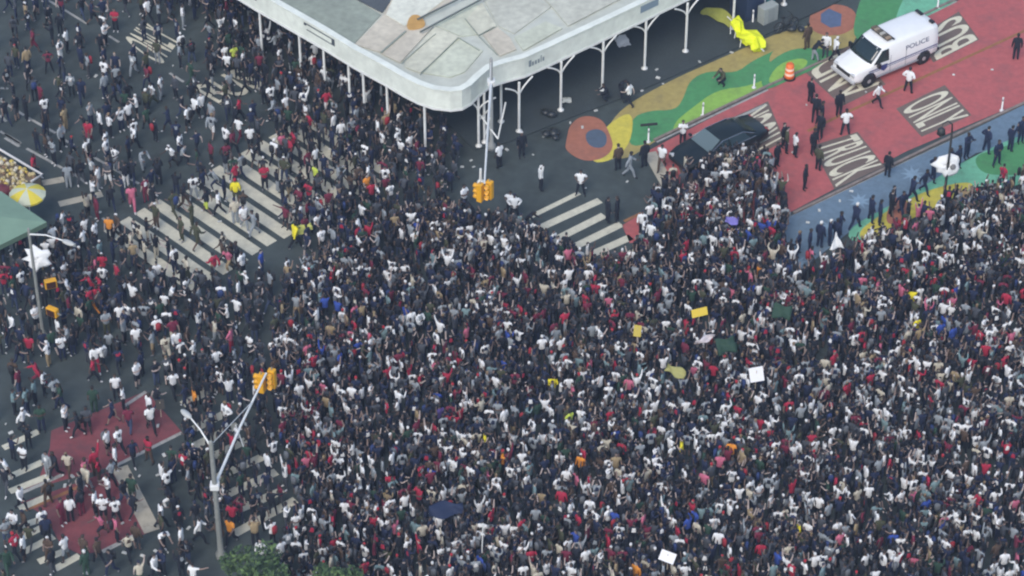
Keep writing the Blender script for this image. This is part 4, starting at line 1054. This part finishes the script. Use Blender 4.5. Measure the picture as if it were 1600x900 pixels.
C1 = parse("160,60,t,t 200,230,m,m 95,320,o 165,350,t 320,180,k,k 410,225,w,k 370,300,w,w 490,190,n,n 500,330,n,n 545,380,g 650,180,w,k 715,95,r,k 40,470,k,G 570,50,n 640,40,n 920,45,w,k 990,60,g 1140,70,w,g 1210,20,k 380,10,m 1380,150,w,k,cheer 1475,150,w,G 1570,210,k 1130,250,w,k 1120,320,g,k 1190,430,v,v 1380,270,G 1460,320,l,o 1420,380,w,k 1320,370,k 650,425,w 650,510,g,n 720,380,n,n 740,500,k,j 830,370,g 910,370,o,k 440,500,g,k 505,540,n,n 250,570,m,m 275,645,w,k 155,650,k,k 95,650,k,G 30,680,k,n 400,715,t,t 380,830,g 550,800,r,m 560,690,g,n 620,740,w,k 680,755,w,k 750,715,w 800,685,w,k 850,640,w,k 910,610,o,k 950,560,w,o 1000,515,w,g 915,720,v,k 1050,720,n 1170,715,w,k 1215,655,w,k 1255,630,w,k 1320,690,g 1320,760,g,w 1410,560,o,k 1430,490,g 1490,650,r,k 1490,780,w,m 1560,830,w 1410,840,w 1450,860,m 830,835,w 660,870,w 1120,880,w 1100,800,n 1350,330,G", 0, 0)
C2 = parse("20,370,m,k 150,340,w 215,290,g 290,380,g 370,310,w,k 430,470,w 550,510,w 310,525,w 440,610,r,w 90,580,w 185,590,w 135,530,g 110,660,g 300,610,w 310,690,w 335,755,r,k 485,750,w 530,800,w 595,790,g 690,610,w,k,point 625,710,g 810,750,t 890,720,w 760,790,w 885,850,w 960,885,w 230,870,r 160,870,p 840,650,B,k,cheer 870,670,t", 400, 0)
C6 = parse("50,180,r,k 110,25,w 215,15,r 370,60,w 175,130,o 370,170,l 330,290,r 270,320,m 515,180,g 705,175,w 690,240,O 720,280,r 805,180,w 660,415,w 240,550,y,k 30,710,b 375,470,w 410,570,w 480,560,g 495,670,w 650,510,w 640,620,w 760,600,g 780,690,g 910,560,w 970,470,w,k,armsup 1110,610,w 1105,690,r 1200,730,w,k,cheer 1270,560,w 1330,590,w 1410,580,w,k,cheer 860,790,w 310,800,w 200,790,t 1340,700,g 1350,800,m 1430,830,w 1190,880,w", 400, 225)
DN = parse("1060,460,r 1090,630,r 900,450,m 1420,360,w 1550,345,w 1360,440,w 1400,490,u 1560,520,b 870,540,w 920,650,w 1250,660,w 1120,740,w 1320,790,w 520,850,r 1490,840,p 1550,800,O,,stand", 800, 225) \
    + parse("1470,180,r 1230,320,t,,armsup 720,570,w 870,620,w 980,730,w 1130,720,w 1330,530,w 1370,500,w 1470,450,k 1480,410,w 1550,430,m 1470,600,w 740,690,w 1110,310,k,,armsup 1180,300,k 860,500,r 800,510,m 920,520,p 560,770,w 350,720,w 60,770,w 270,700,p", 1200, 225) \
    + parse("895,110,r 360,460,r 320,390,p 385,670,r 400,640,p 820,750,r 960,520,r 820,540,r 890,440,m 1190,560,r 1120,500,p 1180,370,m 690,40,m 430,90,b 510,110,b 1150,780,u 620,100,c 660,150,t 740,170,t 710,310,p 770,400,o 670,390,o 1380,120,w 970,190,w 1000,190,w 1150,240,w 860,280,w 600,660,w 890,690,w 840,470,w 1300,740,w 1550,800,w 910,870,w 400,50,e 380,170,w 200,340,w 470,770,e", 400, 450) \
    + parse("520,10,r 460,80,r 330,195,r 640,190,r 910,50,m 640,480,r 800,770,r 1345,680,r 1410,770,r 1550,850,r 610,800,r 430,370,B 400,430,B 360,820,l 255,590,y 180,80,c 200,10,c 1200,300,w 1150,340,w 960,230,w 500,270,g 540,290,w 660,390,w 440,550,w 440,740,w 850,800,w 890,740,w 130,860,w 1450,570,w 1450,30,w 730,600,p 380,640,p 1250,230,w", 800, 450) \
    + parse("905,50,y 930,230,y 90,150,v 60,130,v 1490,70,r 1360,390,r 1480,460,r 1520,320,p 1510,390,w 410,450,r 640,570,r 490,630,r 1070,610,r 1010,710,r 130,740,r 520,240,m 1100,210,b 1080,260,b 600,110,t 560,80,t 620,130,c 710,130,w 930,480,w 670,420,w 1350,220,w 1490,250,w 1500,150,w 1250,560,w 1430,580,w 1500,520,w 1290,800,w 1330,870,w 740,800,w 490,830,w 270,740,w 130,640,w 380,630,c 650,450,t 720,490,c 950,290,t 1170,550,t 450,200,w 540,330,w", 1200, 450) \
    + parse("335,150,r 840,300,r 1030,240,r 1020,390,r 480,560,r 740,570,r 400,690,r 1020,720,r 680,850,r 1470,520,r 1540,170,O 1090,290,m 1400,810,b 1430,50,y 1100,400,c 1010,560,o 1040,620,c 500,90,w 605,110,w 515,200,w 655,190,w 720,190,w 665,250,w 635,380,w 700,360,w 690,460,w 750,490,w 840,460,w 930,430,w 1170,390,w 1230,370,g 1200,120,w 1150,100,w 1230,210,w 1290,160,w 1340,260,w 365,550,w 185,500,w 250,720,w 420,760,w 1350,700,w 1250,710,w 1500,350,w 1030,870,c 380,280,w 100,600,w 30,730,w 470,820,c 680,740,w 940,660,w 180,250,w 70,180,w 110,90,w 200,100,w 1480,740,w 1490,860,c", 400, 675) \
    + parse("480,300,r 310,410,r 415,560,r 60,590,r 600,680,r 120,770,r 1130,480,r 340,770,m 1200,300,p 1370,110,O 430,180,O 775,870,O 590,80,c 560,110,c 1060,95,y 1100,570,b 400,660,b 790,470,v 870,460,g 730,430,g 460,360,w 370,240,w 340,270,w 460,780,w 300,790,w 550,780,w 1000,560,w 750,580,m 670,620,w 820,560,p 950,370,w 80,110,w 650,190,t 670,260,c 1490,540,t 1530,580,t 1300,190,p 1360,750,w 1290,670,w 520,530,w 1440,160,t 70,870,w 370,880,w 1080,870,w 1350,860,r 650,860,t 550,190,B 620,340,B 650,400,B", 800, 675) \
    + parse("150,350,r 940,30,r 760,190,r 1360,230,r 1000,310,r 1320,440,r 900,410,p 905,340,w 270,50,r 150,870,r 1540,460,p 1085,600,b 60,790,b 195,610,y 250,600,w 130,750,c 700,580,o 340,800,w 260,180,w 560,390,c 500,400,w 630,370,w 430,380,w 770,410,w 820,410,w 1140,280,w 1120,390,g 1190,110,w 1370,130,w 1500,60,g 910,150,w 960,160,w 320,440,w 230,400,w 520,540,w 650,690,w 1100,520,w 1110,720,w 720,800,w 1410,850,w 1550,850,w 910,810,p 800,810,w 1010,690,w 1240,640,w 1250,740,m 1510,350,w 1580,280,w 60,530,w 340,880,e 30,870,e 450,670,p 500,250,w 310,230,w 160,120,w 50,90,w 1300,50,w 1160,30,w 770,30,w 480,870,G 1190,860,B", 1200, 675)

TRW = [('k', .52), ('n', .20), ('j', .12), ('G', .10), ('g', .03), ('t', .015), ('o', .015)]
def wpick(r, tab):
    x = r.random()*sum(w_ for _, w_ in tab)
    for k, w_ in tab:
        x -= w_
        if x <= 0: return k
    return tab[-1][0]
PW_SP = [('walk', 3), ('walk2', 3), ('stand', 4), ('film', 1.5), ('phone', 1), ('run', .8), ('crossed', .7), ('wide', .8), ('onearm', .8), ('hips', .6), ('point', .4)]
PW_DN = [('stand', 5), ('film', 2.0), ('armsup', .8), ('cheer', .35), ('onearm', .9), ('phone', 2.0), ('crossed', .8), ('wide', .8)]
PR = random.Random(77)
people = []   # dict per person
OCC = {}
def near(x, y, d):
    i, j = int(x//1), int(y//1)
    for a in range(i-1, i+2):
        for b in range(j-1, j+2):
            for (u_, v_) in OCC.get((a, b), ()):
                if (u_-x)**2+(v_-y)**2 < d*d: return True
    return False
def occupy(x, y): OCC.setdefault((int(x//1), int(y//1)), []).append((x, y))
def place(rec, kind, face=None):
    X, Y, c, tr, po = rec
    pos = G(X, Y, 1.18); z = zground(pos.x, pos.y)
    if z > .1: pos = G(X, Y, 1.30)
    x, y = pos.x, pos.y
    k = 0
    while near(x, y, .40) and k < 14:
        a = PR.uniform(0, 6.28); x = pos.x+math.cos(a)*.12*(1+k*.25); y = pos.y+math.sin(a)*.12*(1+k*.25); k += 1
    occupy(x, y)
    dn = kind == 'dense'
    people.append(dict(x=x, y=y, z=z, c=c, t=tr or wpick(PR, TRW), pose=po or wpick(PR, PW_DN if dn else PW_SP), kind=kind, rz=PR.uniform(0, 6.28) if face is None else face,
                       s=PR.uniform(.95, 1.06), skin=wpick(PR, [(0, .32), (1, .30), (2, .22), (3, .16)]), hair=wpick(PR, [(0, .68), (1, .14), (2, .06), (3, .02), (4, .04), (5, .06)]),
                       sl='long' if (kind == 'officer' and c != 'w') or PR.random() < .22 else 'short', ll='short' if kind != 'officer' and PR.random() < .22 else 'long', shoe=wpick(PR, [(0, .55), (1, .3), (2, .15)]) if kind != 'officer' else 0, px=(X, Y)))
# things people cannot stand in
for cx_, cy_, hl, hw, rz_ in ((ctr.x, ctr.y, 2.9, 1.0, vd), (cpos.x, cpos.y, 2.4, .9, vd)):
    for i in range(-6, 7):
        for j in range(-2, 3):
            a, b = hl*i/6, hw*j/2; occupy(cx_+a*math.cos(rz_)-b*math.sin(rz_), cy_+a*math.sin(rz_)+b*math.cos(rz_))
for q in (pb, pb2, pb3, lp): occupy(q.x, q.y)
for r_ in OFF: place(r_, 'officer', PR.uniform(-2.6, -.6) if r_[0] > 1150 and r_[1] > 200 else None)
for lst in (C13, C9, C5, C1, C6, C2):
    for r_ in lst: place(r_, 'open')
for r_ in DN: place(r_, 'dense')
RAND_C = [('k', .36), ('n', .19), ('G', .09), ('w', .15), ('c', .018), ('g', .10), ('r', .010), ('m', .03), ('o', .018), ('B', .018), ('b', .006), ('e', .028), ('p', .008), ('v', .022), ('t', .008)]
DARK_C = [('k', .5), ('n', .2), ('G', .12), ('v', .05), ('B', .05), ('m', .03), ('w', .05), ('g', .03), ('o', .03)]
D1 = [(452, 455), (520, 400), (600, 352), (690, 340), (800, 362), (860, 395), (940, 425), (990, 420), (1005, 352), (1045, 292), (1068, 280), (1112, 256), (1196, 262), (1228, 330), (1222, 400), (1262, 432), (1310, 419), (1350, 396), (1400, 371), (1440, 354), (1500, 331), (1560, 309), (1700, 250), (1700, 1010), (400, 1010), (440, 870), (470, 800), (440, 690), (425, 600), (430, 520)]
D2 = [(395, 40), (460, 75), (540, 120), (640, 185), (700, 205), (725, 260), (690, 345), (600, 352), (520, 400), (470, 400), (430, 330), (440, 250), (420, 170), (350, 110), (320, 60), (330, 0)]
D3 = [(0, 390), (80, 385), (130, 360), (170, 420), (240, 440), (330, 450), (400, 455), (455, 430), (440, 600), (380, 630), (300, 620), (230, 560), (180, 590), (90, 560), (0, 560)]
D4 = [(-40, -40), (330, -40), (440, 140), (430, 330), (130, 330), (90, 260), (-40, 210)]
D5 = [(0, 560), (90, 560), (110, 640), (80, 740), (130, 900), (330, 900), (470, 800), (430, 690), (300, 640), (190, 640), (180, 700), (60, 950), (-40, 950)]
D6 = [(280, 600), (440, 600), (460, 800), (330, 830), (290, 760)]
D7 = [(300, -40), (400, -20), (400, 40), (330, 60), (230, 10)]
def fill(poly, dens, mind, tab, kind, seed):
    wpoly = [tuple(G(x, y, 0).xy) for x, y in poly]; r = random.Random(seed)
    x0 = min(p[0] for p in wpoly); x1 = max(p[0] for p in wpoly); y0 = min(p[1] for p in wpoly); y1 = max(p[1] for p in wpoly)
    area = (x1-x0)*(y1-y0); n_ = int(area*dens*6); target = int(dens*abs(sum(wpoly[i][0]*wpoly[(i+1) % len(wpoly)][1]-wpoly[(i+1) % len(wpoly)][0]*wpoly[i][1] for i in range(len(wpoly))))/2)
    got = 0
    for _ in range(n_):
        if got >= target: break
        x, y = r.uniform(x0, x1), r.uniform(y0, y1)
        fld = math.sin(x*.9+1.3*math.sin(y*.45))+math.sin(y*1.1+1.7*math.sin(x*.38+2))
        if inside(x, y, wpoly) and not near(x, y, mind*(1+.16*fld)):
            z = zground(x, y); X, Y = P((x, y, z+1.18))
            if not (-30 < X < 1640 and -40 < Y < 945): continue
            got += 1
            m_ = dict(x=x, y=y)
            occupy(x, y)
            dn = kind == 'dense'
            fl2 = math.sin(x*.55+2*math.sin(y*.3+1))*math.sin(y*.6+1.4*math.sin(x*.4))
            tb2 = [(k_, w_*(1+.75*fl2) if k_ in 'wgc' else (w_*(1-1.1*fl2) if k_ in 'rmpt' else w_)) for k_, w_ in tab]
            people.append(dict(x=x, y=y, z=z, c=wpick(r, tb2), t=wpick(r, TRW), pose=wpick(r, PW_DN if dn else PW_SP), kind=kind, rz=r.gauss(-.5, 1.3) if dn else r.uniform(0, 6.28), s=r.uniform(.90, 1.02),
                               skin=wpick(r, [(0, .32), (1, .30), (2, .22), (3, .16)]), hair=wpick(r, [(0, .70), (1, .14), (2, .05), (3, .015), (4, .035), (5, .06)]), sl='long' if r.random() < .25 else 'short', ll='short' if r.random() < .2 else 'long', shoe=wpick(r, [(0, .55), (1, .3), (2, .15)]), px=(X, Y)))
fill(D1, 3.7, .365, RAND_C, 'dense', 1)
fill(D2, 1.75, .45, DARK_C, 'open2', 2)
fill(D3, 1.35, .48, DARK_C, 'open2', 3)
fill(D4, .34, .7, DARK_C, 'open2', 4)
fill(D5, .62, .6, DARK_C, 'open2', 5)
fill(D6, 1.5, .5, DARK_C, 'open2', 6)
fill(D7, .9, .6, DARK_C, 'open2', 7)

# ---- the three hundred that show largest become people of their own
indiv = [p for p in people if p['kind'] == 'officer']
rest = [p for p in people if p['kind'] == 'open']
def score(p):   # nearer and less hidden shows larger
    k = sum(1 for q in people if q is not p and abs(q['x']-p['x']) < .7 and -1.3 < q['y']-p['y'] < -.05)
    return p['px'][1]/900*.5-.28*k+(0.12 if p['c'] in 'wryOp' else 0) - (9 if not (8 < p['px'][0] < 1592 and 8 < p['px'][1] < 880) else 0)
rest.sort(key=score, reverse=True)
indiv += rest[:300-len(indiv)]
inds = {id(p) for p in indiv}

ZONES = [('on the lower left red lane', 'leaning grey pole', [(25, 640), (228, 600), (290, 680), (186, 730), (240, 835), (60, 880), (20, 780)]),
         ('on the big zebra crossing', 'yellow umbrella', [(160, 320), (240, 260), (300, 260), (420, 220), (560, 330), (430, 410), (330, 440), (170, 370)]),
         ('by the lower mast arm', 'thick grey pole', [(240, 590), (460, 590), (460, 840), (240, 840)]),
         ('beside the ONLY road lettering', 'shed edge', [(130, 0), (320, 0), (320, 110), (130, 110)]),
         ('around the BUS road lettering', 'shed edge', [(260, 95), (450, 95), (450, 220), (260, 220)]),
         ('below the shed edge', 'shed corner', [(320, 0), (700, 150), (720, 250), (430, 250), (440, 100)]),
         ('near the green canopy', 'green canopy', [(0, 300), (170, 300), (170, 520), (0, 520)]),
         ('on the upper left road', 'yellow umbrella', [(-50, -50), (140, -50), (300, 260), (-50, 300)]),
         ('by the white police van', 'police van', [(1240, 0), (1480, 0), (1480, 180), (1240, 240)]),
         ('by the black sedan', 'black sedan', [(990, 200), (1230, 180), (1240, 340), (990, 340)]),
         ('on the blue mural', 'hooked lamp post', [(1200, 420), (1230, 340), (1620, 150), (1620, 300), (1300, 420)]),
         ('on the red lane', 'police van', [(1180, 240), (1240, 160), (1620, 100), (1620, 170), (1240, 350)]),
         ('near the small crossing', 'hanging traffic lights', [(700, 220), (990, 220), (990, 420), (700, 420)]),
         ('under the shed side', 'yellow umbrella', [(780, 60), (1200, 0), (1200, 200), (780, 240)])]
LAND = {'leaning grey pole': (346, 800), 'yellow umbrella': (42, 300), 'thick grey pole': (346, 800), 'shed edge': (450, 40), 'shed corner': (704, 170), 'green canopy': (40, 345), 'police van': (1390, 90), 'black sedan': (1124, 235), 'hooked lamp post': (1473, 300), 'hanging traffic lights': (757, 300)}
LAND2 = {'the signal pole': (346, 800), 'the left edge': (0, None), 'the shed corner': (704, 170), 'the yellow umbrella': (42, 300), 'the tree crown': (398, 890)}
ORD = ['closest', 'second closest', 'third closest', 'fourth closest', 'fifth closest', 'sixth closest', 'seventh closest', 'eighth closest', 'ninth closest', 'tenth closest', 'eleventh closest', 'twelfth closest'] + ['%dth closest' % k for k in range(13, 60)]
for p in indiv:
    z = next((z for z in ZONES if inside(p['px'][0], p['px'][1], z[2])), None)
    if z is None:
        z = ('in the thinner crowd', 'signal pole', None) if p['px'][0] < 760 else ('at the crowd front', 'black sedan', None)
    p['zone'], p['lm'] = z[0], z[1].replace('leaning grey pole', 'thick grey pole')
LAND['signal pole'] = (346, 800)
def base_label(p):
    top = 'top' if p['sl'] == 'long' else 'T-shirt'
    if p['kind'] == 'officer': top = 'shirt'
    bot = 'shorts' if p['ll'] == 'short' else 'trousers'
    hair = {2: ' and white cap', 3: ' and red cap', 5: ' and navy cap'}.get(p['hair'], '') if p['kind'] != 'officer' else ''
    return 'person in %s %s%s' % (CC[p['c']][1], top, hair), CC[p['t']][1]+' '+bot
groups = {}
for p in indiv:
    a, b = base_label(p)
    full = '%s, %s, %s, %s' % (a, b, POSE_WORDS[p['pose']], p['zone'])
    if len(full.replace(',', '').split()) > 16: full = '%s, %s, %s' % (a, b, p['zone'])
    groups.setdefault(full, []).append(p)
for full, ps in groups.items():
    if len(ps) == 1: ps[0]['label'] = full
    else:
        for p in ps: p['label'] = None
by2 = {}
for p in indiv:
    if p['label'] is None:
        a, b = base_label(p); by2.setdefault((a, b, p['lm']), []).append(p)
for (a, b, lm), ps in by2.items():   # rank them by how near the landmark each stands among all dressed alike
    same = [q for q in indiv if base_label(q) == (a, b)]
    L = LAND[lm]; same.sort(key=lambda q: (q['px'][0]-L[0])**2+(q['px'][1]-L[1])**2)
    for p in ps: p['label'] = '%s and %s, %s to the %s' % (a, b, ORD[min(next(i for i, q in enumerate(same) if q is p), len(ORD)-1)], lm)

PACK = [mat('pack_black', (.012, .013, .016), .7), mat('pack_grey', (.12, .13, .14), .8), mat('pack_blue', (.02, .04, .13), .8), mat('pack_red', (.28, .02, .03), .8)]
def pack_mb():
    mb = MB(); prof = [(.10, .98), (.15, 1.0), (.165, 1.2), (.15, 1.38), (.09, 1.44)]
    vs = []
    for r_, z in prof:
        for k in range(8):
            a = 2*math.pi*k/8; vs.append((r_*math.cos(a), -.20+r_*.62*math.sin(a), z))
    n_ = len(prof)
    mb.add(vs, [(i*8+k, i*8+(k+1) % 8, (i+1)*8+(k+1) % 8, (i+1)*8+k) for i in range(n_-1) for k in range(8)]+[(0, 3, 2, 1), (0, 7, 4, 3), (7, 6, 5, 4), (32, 33, 34, 35), (32, 35, 36, 39), (36, 37, 38, 39)], 0, True)
    return mb
PKM = pack_mb(); PKV = np.array([tuple(v) for v in PKM.v], dtype=np.float32); PKF = np.array(PKM.f, dtype=np.int32)
PKMESH = meshof('backpack', PKM.v, PKM.f, [PACK[0]])
PRC = {'w': 'kGnGg', 'g': 'kwn', 'k': 'wgrG', 'n': 'wgr', 'r': 'wkm', 'G': 'wk', 'm': 'wk', 'c': 'kB'}
for p in people: p['print'] = PR.choice(PRC[p['c']]) if p['kind'] != 'officer' and p['c'] in PRC and PR.random() < (.38 if p['c'] in 'wgr' else .22) else None
for p in people: p['pack'] = wpick(PR, [(None, .86), (0, .07), (1, .03), (2, .025), (3, .015)]) if p['kind'] != 'officer' and p['pose'] not in ('bend', 'crouch', 'run') else None
def make_person(p):
    H = HI[p['pose']]
    o = bpy.data.objects.new('person', H['body']); COL.objects.link(o)
    o.location = (p['x'], p['y'], p['z']); o.rotation_euler.z = p['rz']; o.scale = (p['s'],)*3
    for i, m in ((0, SKM[p['skin']]), (1, SHM[p['shoe']])):
        o.material_slots[i].link = 'OBJECT'; o.material_slots[i].material = m
    for nm, key, m in (('shirt', 'shirt_'+p['sl'], CM[p['c']]), ('trousers', 'trousers_'+p['ll'], CM[p['t']]), ('cap' if p['hair'] in (2, 3, 5) else 'hair', 'hair', HRM[p['hair']])):
        k = bpy.data.objects.new(nm, H[key]); COL.objects.link(k); k.parent = o
        k.material_slots[0].link = 'OBJECT'; k.material_slots[0].material = m
        if nm == 'shirt': k.material_slots[1].link = 'OBJECT'; k.material_slots[1].material = CM[p['print']] if p['print'] else m
    if p['pack'] is not None:
        k = bpy.data.objects.new('backpack', PKMESH); COL.objects.link(k); k.parent = o
        k.material_slots[0].link = 'OBJECT'; k.material_slots[0].material = PACK[p['pack']]
    grp = ('officers in white shirts' if p['c'] == 'w' else 'officers and others inside the cleared area') if p['kind'] == 'officer' else 'people scattered on the open roadway'
    tag(o, p['label'], 'person', grp)
for p in indiv: make_person(p)

# ---- everyone else: one crowd
crowd_mats = []; CIX = {}
def cix(m):
    if m.name not in CIX: CIX[m.name] = len(crowd_mats); crowd_mats.append(m)
    return CIX[m.name]
VS, LS, LST, LT, MI = [], [], [], [], []
vo = 0; lo_ = 0
for p in people:
    if id(p) in inds: continue
    V, F, reg, cnt = LO[p['pose']]
    c, s = math.cos(p['rz']), math.sin(p['rz']); k = p['s']
    M = np.array([[c, -s, 0], [s, c, 0], [0, 0, 1]], dtype=np.float32)*k
    VS.append(V @ M.T+np.array([p['x'], p['y'], p['z']], dtype=np.float32))
    sk, sh, tr, hr, so2 = cix(SKM[p['skin']]), cix(CM[p['c']]), cix(CM[p['t']]), cix(HRM[p['hair']]), cix(SHM[p['shoe']])
    lut = np.array([sh, sh, sh if p['sl'] == 'long' else sk, sh if p['sl'] == 'long' else sk, sk, sk, sk, hr, tr, tr, tr if p['ll'] == 'long' else sk, so2])
    mi_ = lut[reg]
    if p['print']: mi_ = np.where(LOP[p['pose']], cix(CM[p['print']]), mi_)
    MI.append(mi_)
    quad = np.array(cnt) == 4
    loops = np.concatenate([F[i][:cnt[i]] for i in range(len(cnt))]) if not quad.all() else F.reshape(-1)
    LS.append(loops+vo); LT.append(np.array(cnt)); vo += len(V)
    if p['pack'] is not None:
        VS.append(PKV @ M.T+np.array([p['x'], p['y'], p['z']], dtype=np.float32)); MI.append(np.full(len(PKF), cix(PACK[p['pack']])))
        LS.append(PKF.reshape(-1)+vo); LT.append(np.full(len(PKF), 4)); vo += len(PKV)
VS = np.concatenate(VS); LS = np.concatenate(LS); LT = np.concatenate(LT); MI = np.concatenate(MI)
me = bpy.data.meshes.new('crowd')
me.vertices.add(len(VS)); me.vertices.foreach_set('co', VS.reshape(-1))
me.loops.add(len(LS)); me.loops.foreach_set('vertex_index', LS.astype(np.int32))
me.polygons.add(len(LT)); st_ = np.concatenate([[0], np.cumsum(LT)[:-1]]); me.polygons.foreach_set('loop_start', st_.astype(np.int32))
for m in crowd_mats: me.materials.append(m)
me.polygons.foreach_set('material_index', MI.astype(np.int32)); me.polygons.foreach_set('use_smooth', np.ones(len(LT), dtype=bool))
me.update(calc_edges=True); me.validate()
ob = bpy.data.objects.new('crowd', me); COL.objects.link(ob)
tag(ob, 'densely packed crowd of people in dark and white clothes filling the street', 'crowd', None, 'stuff')
print('PEOPLE', len(people), 'INDIV', len(indiv), 'FACES', len(LT))

# ------------------------------------------------------------------ signs, flags and cloths held over the crowd
def placard(x, y, z, sx, sy, m, label, yaw=0, tilt=.6, stick=True, cat='sign'):
    c = G(x, y, z); t = thing('placard', (c.x, c.y, z), label, cat, yaw)
    q = MB(); q.box((0, 0, 0), (sx, .02, sy), M=Matrix.Rotation(-tilt, 4, 'X')); q.build('board', m, t)
    if stick:
        q = MB(); q.tube([(0, .03, -sy/2-.6), (0, .03, sy*.3)], .016, 6); q.build('stick', mat('stick_wood', (.5, .42, .3), .8), t)
bw = MATS['board_white']
placard(1182, 585, 2.3, .72, .72, bw, 'square white blank placard held above the dense crowd', .25)
placard(1043, 870, 2.2, .75, .5, bw, 'white oblong placard low in the dense crowd near the lower edge', -.5, .9)
placard(1093, 488, 2.4, .85, .42, mat('placard_yellow', (.66, .48, .05), .7), 'oblong yellow placard raised on a stick in the crowd', .35, .5)
placard(996, 517, 2.3, .38, .6, mat('placard_mustard', (.46, .36, .06), .7), 'narrow mustard placard raised in the crowd', -.2, .4)
placard(250, 632, 2.0, .42, .5, mat('placard_dark', (.03, .025, .02), .7), 'small dark framed board held over the lower left red lane', .2, .5)
def cloth(x, y, z, sx, sy, m, label, seed, yaw=0, name='cloth_banner', cat='flag', tri=False, tilt=.5):
    rr = random.Random(seed); c = G(x, y, z); n_ = 9; vs = []
    for i in range(n_):
        for j in range(n_):
            u_, v_ = i/(n_-1)-.5, j/(n_-1)-.5
            wdt = (.5-v_) if tri else 1
            vs.append((sx*u_*wdt, .10*math.sin(7*u_+3*v_+seed)*sx+v_*sy*math.sin(tilt)*.6, sy*v_*math.cos(tilt)+.04*math.sin(9*v_+seed)))
    mb = MB(); mb.add(vs, [(i*n_+j, (i+1)*n_+j, (i+1)*n_+j+1, i*n_+j+1) for i in range(n_-1) for j in range(n_-1)], 0, True)
    o = mb.build(name, m, loc=c, label=label, cat=cat, rz=yaw); o.modifiers.new('s', 'SOLIDIFY').thickness = .015
cloth(1307, 376, 2.1, .8, .95, MATS['cloth_white'], 'white pointed flag raised at the front edge of the crowd by the blue mural', 2, .2, tri=True)
cloth(1135, 540, 2.1, 1.0, .9, mat('flag_green', (.016, .05, .03), .8), 'dark green cloth held up in the middle of the dense crowd', 3, .3, tilt=.9)
cloth(1222, 487, 2.1, .95, .8, mat('flag_green', (.02, .09, .045), .8), 'dark green cloth right of the yellow placard in the crowd', 9, -.3, tilt=.9)
cloth(1055, 580, 2.0, 1.1, .6, mat('flag_olive', (.30, .29, .10), .8), 'olive yellow cloth stretched low in the dense crowd', 5, -.6, tilt=.9)
cloth(697, 796, 1.85, 1.6, 1.0, mat('flag_blue', (.008, .018, .055), .8), 'large navy blue cloth spread over heads in the lower crowd', 7, .1, tilt=1.1)
cloth(1102, 530, 2.0, 1.1, .35, mat('flag_white', (.62, .56, .56), .8), 'long pale cloth held across heads below the yellow placard', 6, .5, tilt=.7)
cloth(1143, 345, 2.0, .7, .5, mat('flag_violet', (.16, .14, .42), .8), 'violet blue cloth held up behind the black sedan', 12, -.4, tilt=.7)
cloth(475, 357, 1.0, .9, .5, mat('cloth_lemon', (.58, .60, .16), .8), 'pale lemon cloth held out at the end of the zebra crossing', 14, .5, tilt=.8)
q = MB(); c = G(753, 842, 2.2); q.tube([(0, 0, -.9), (.05, .1, .9)], .03, 6); q.build('white_pole', steel_w, loc=c, label='thin white pole held upright in the lower crowd', cat='pole')
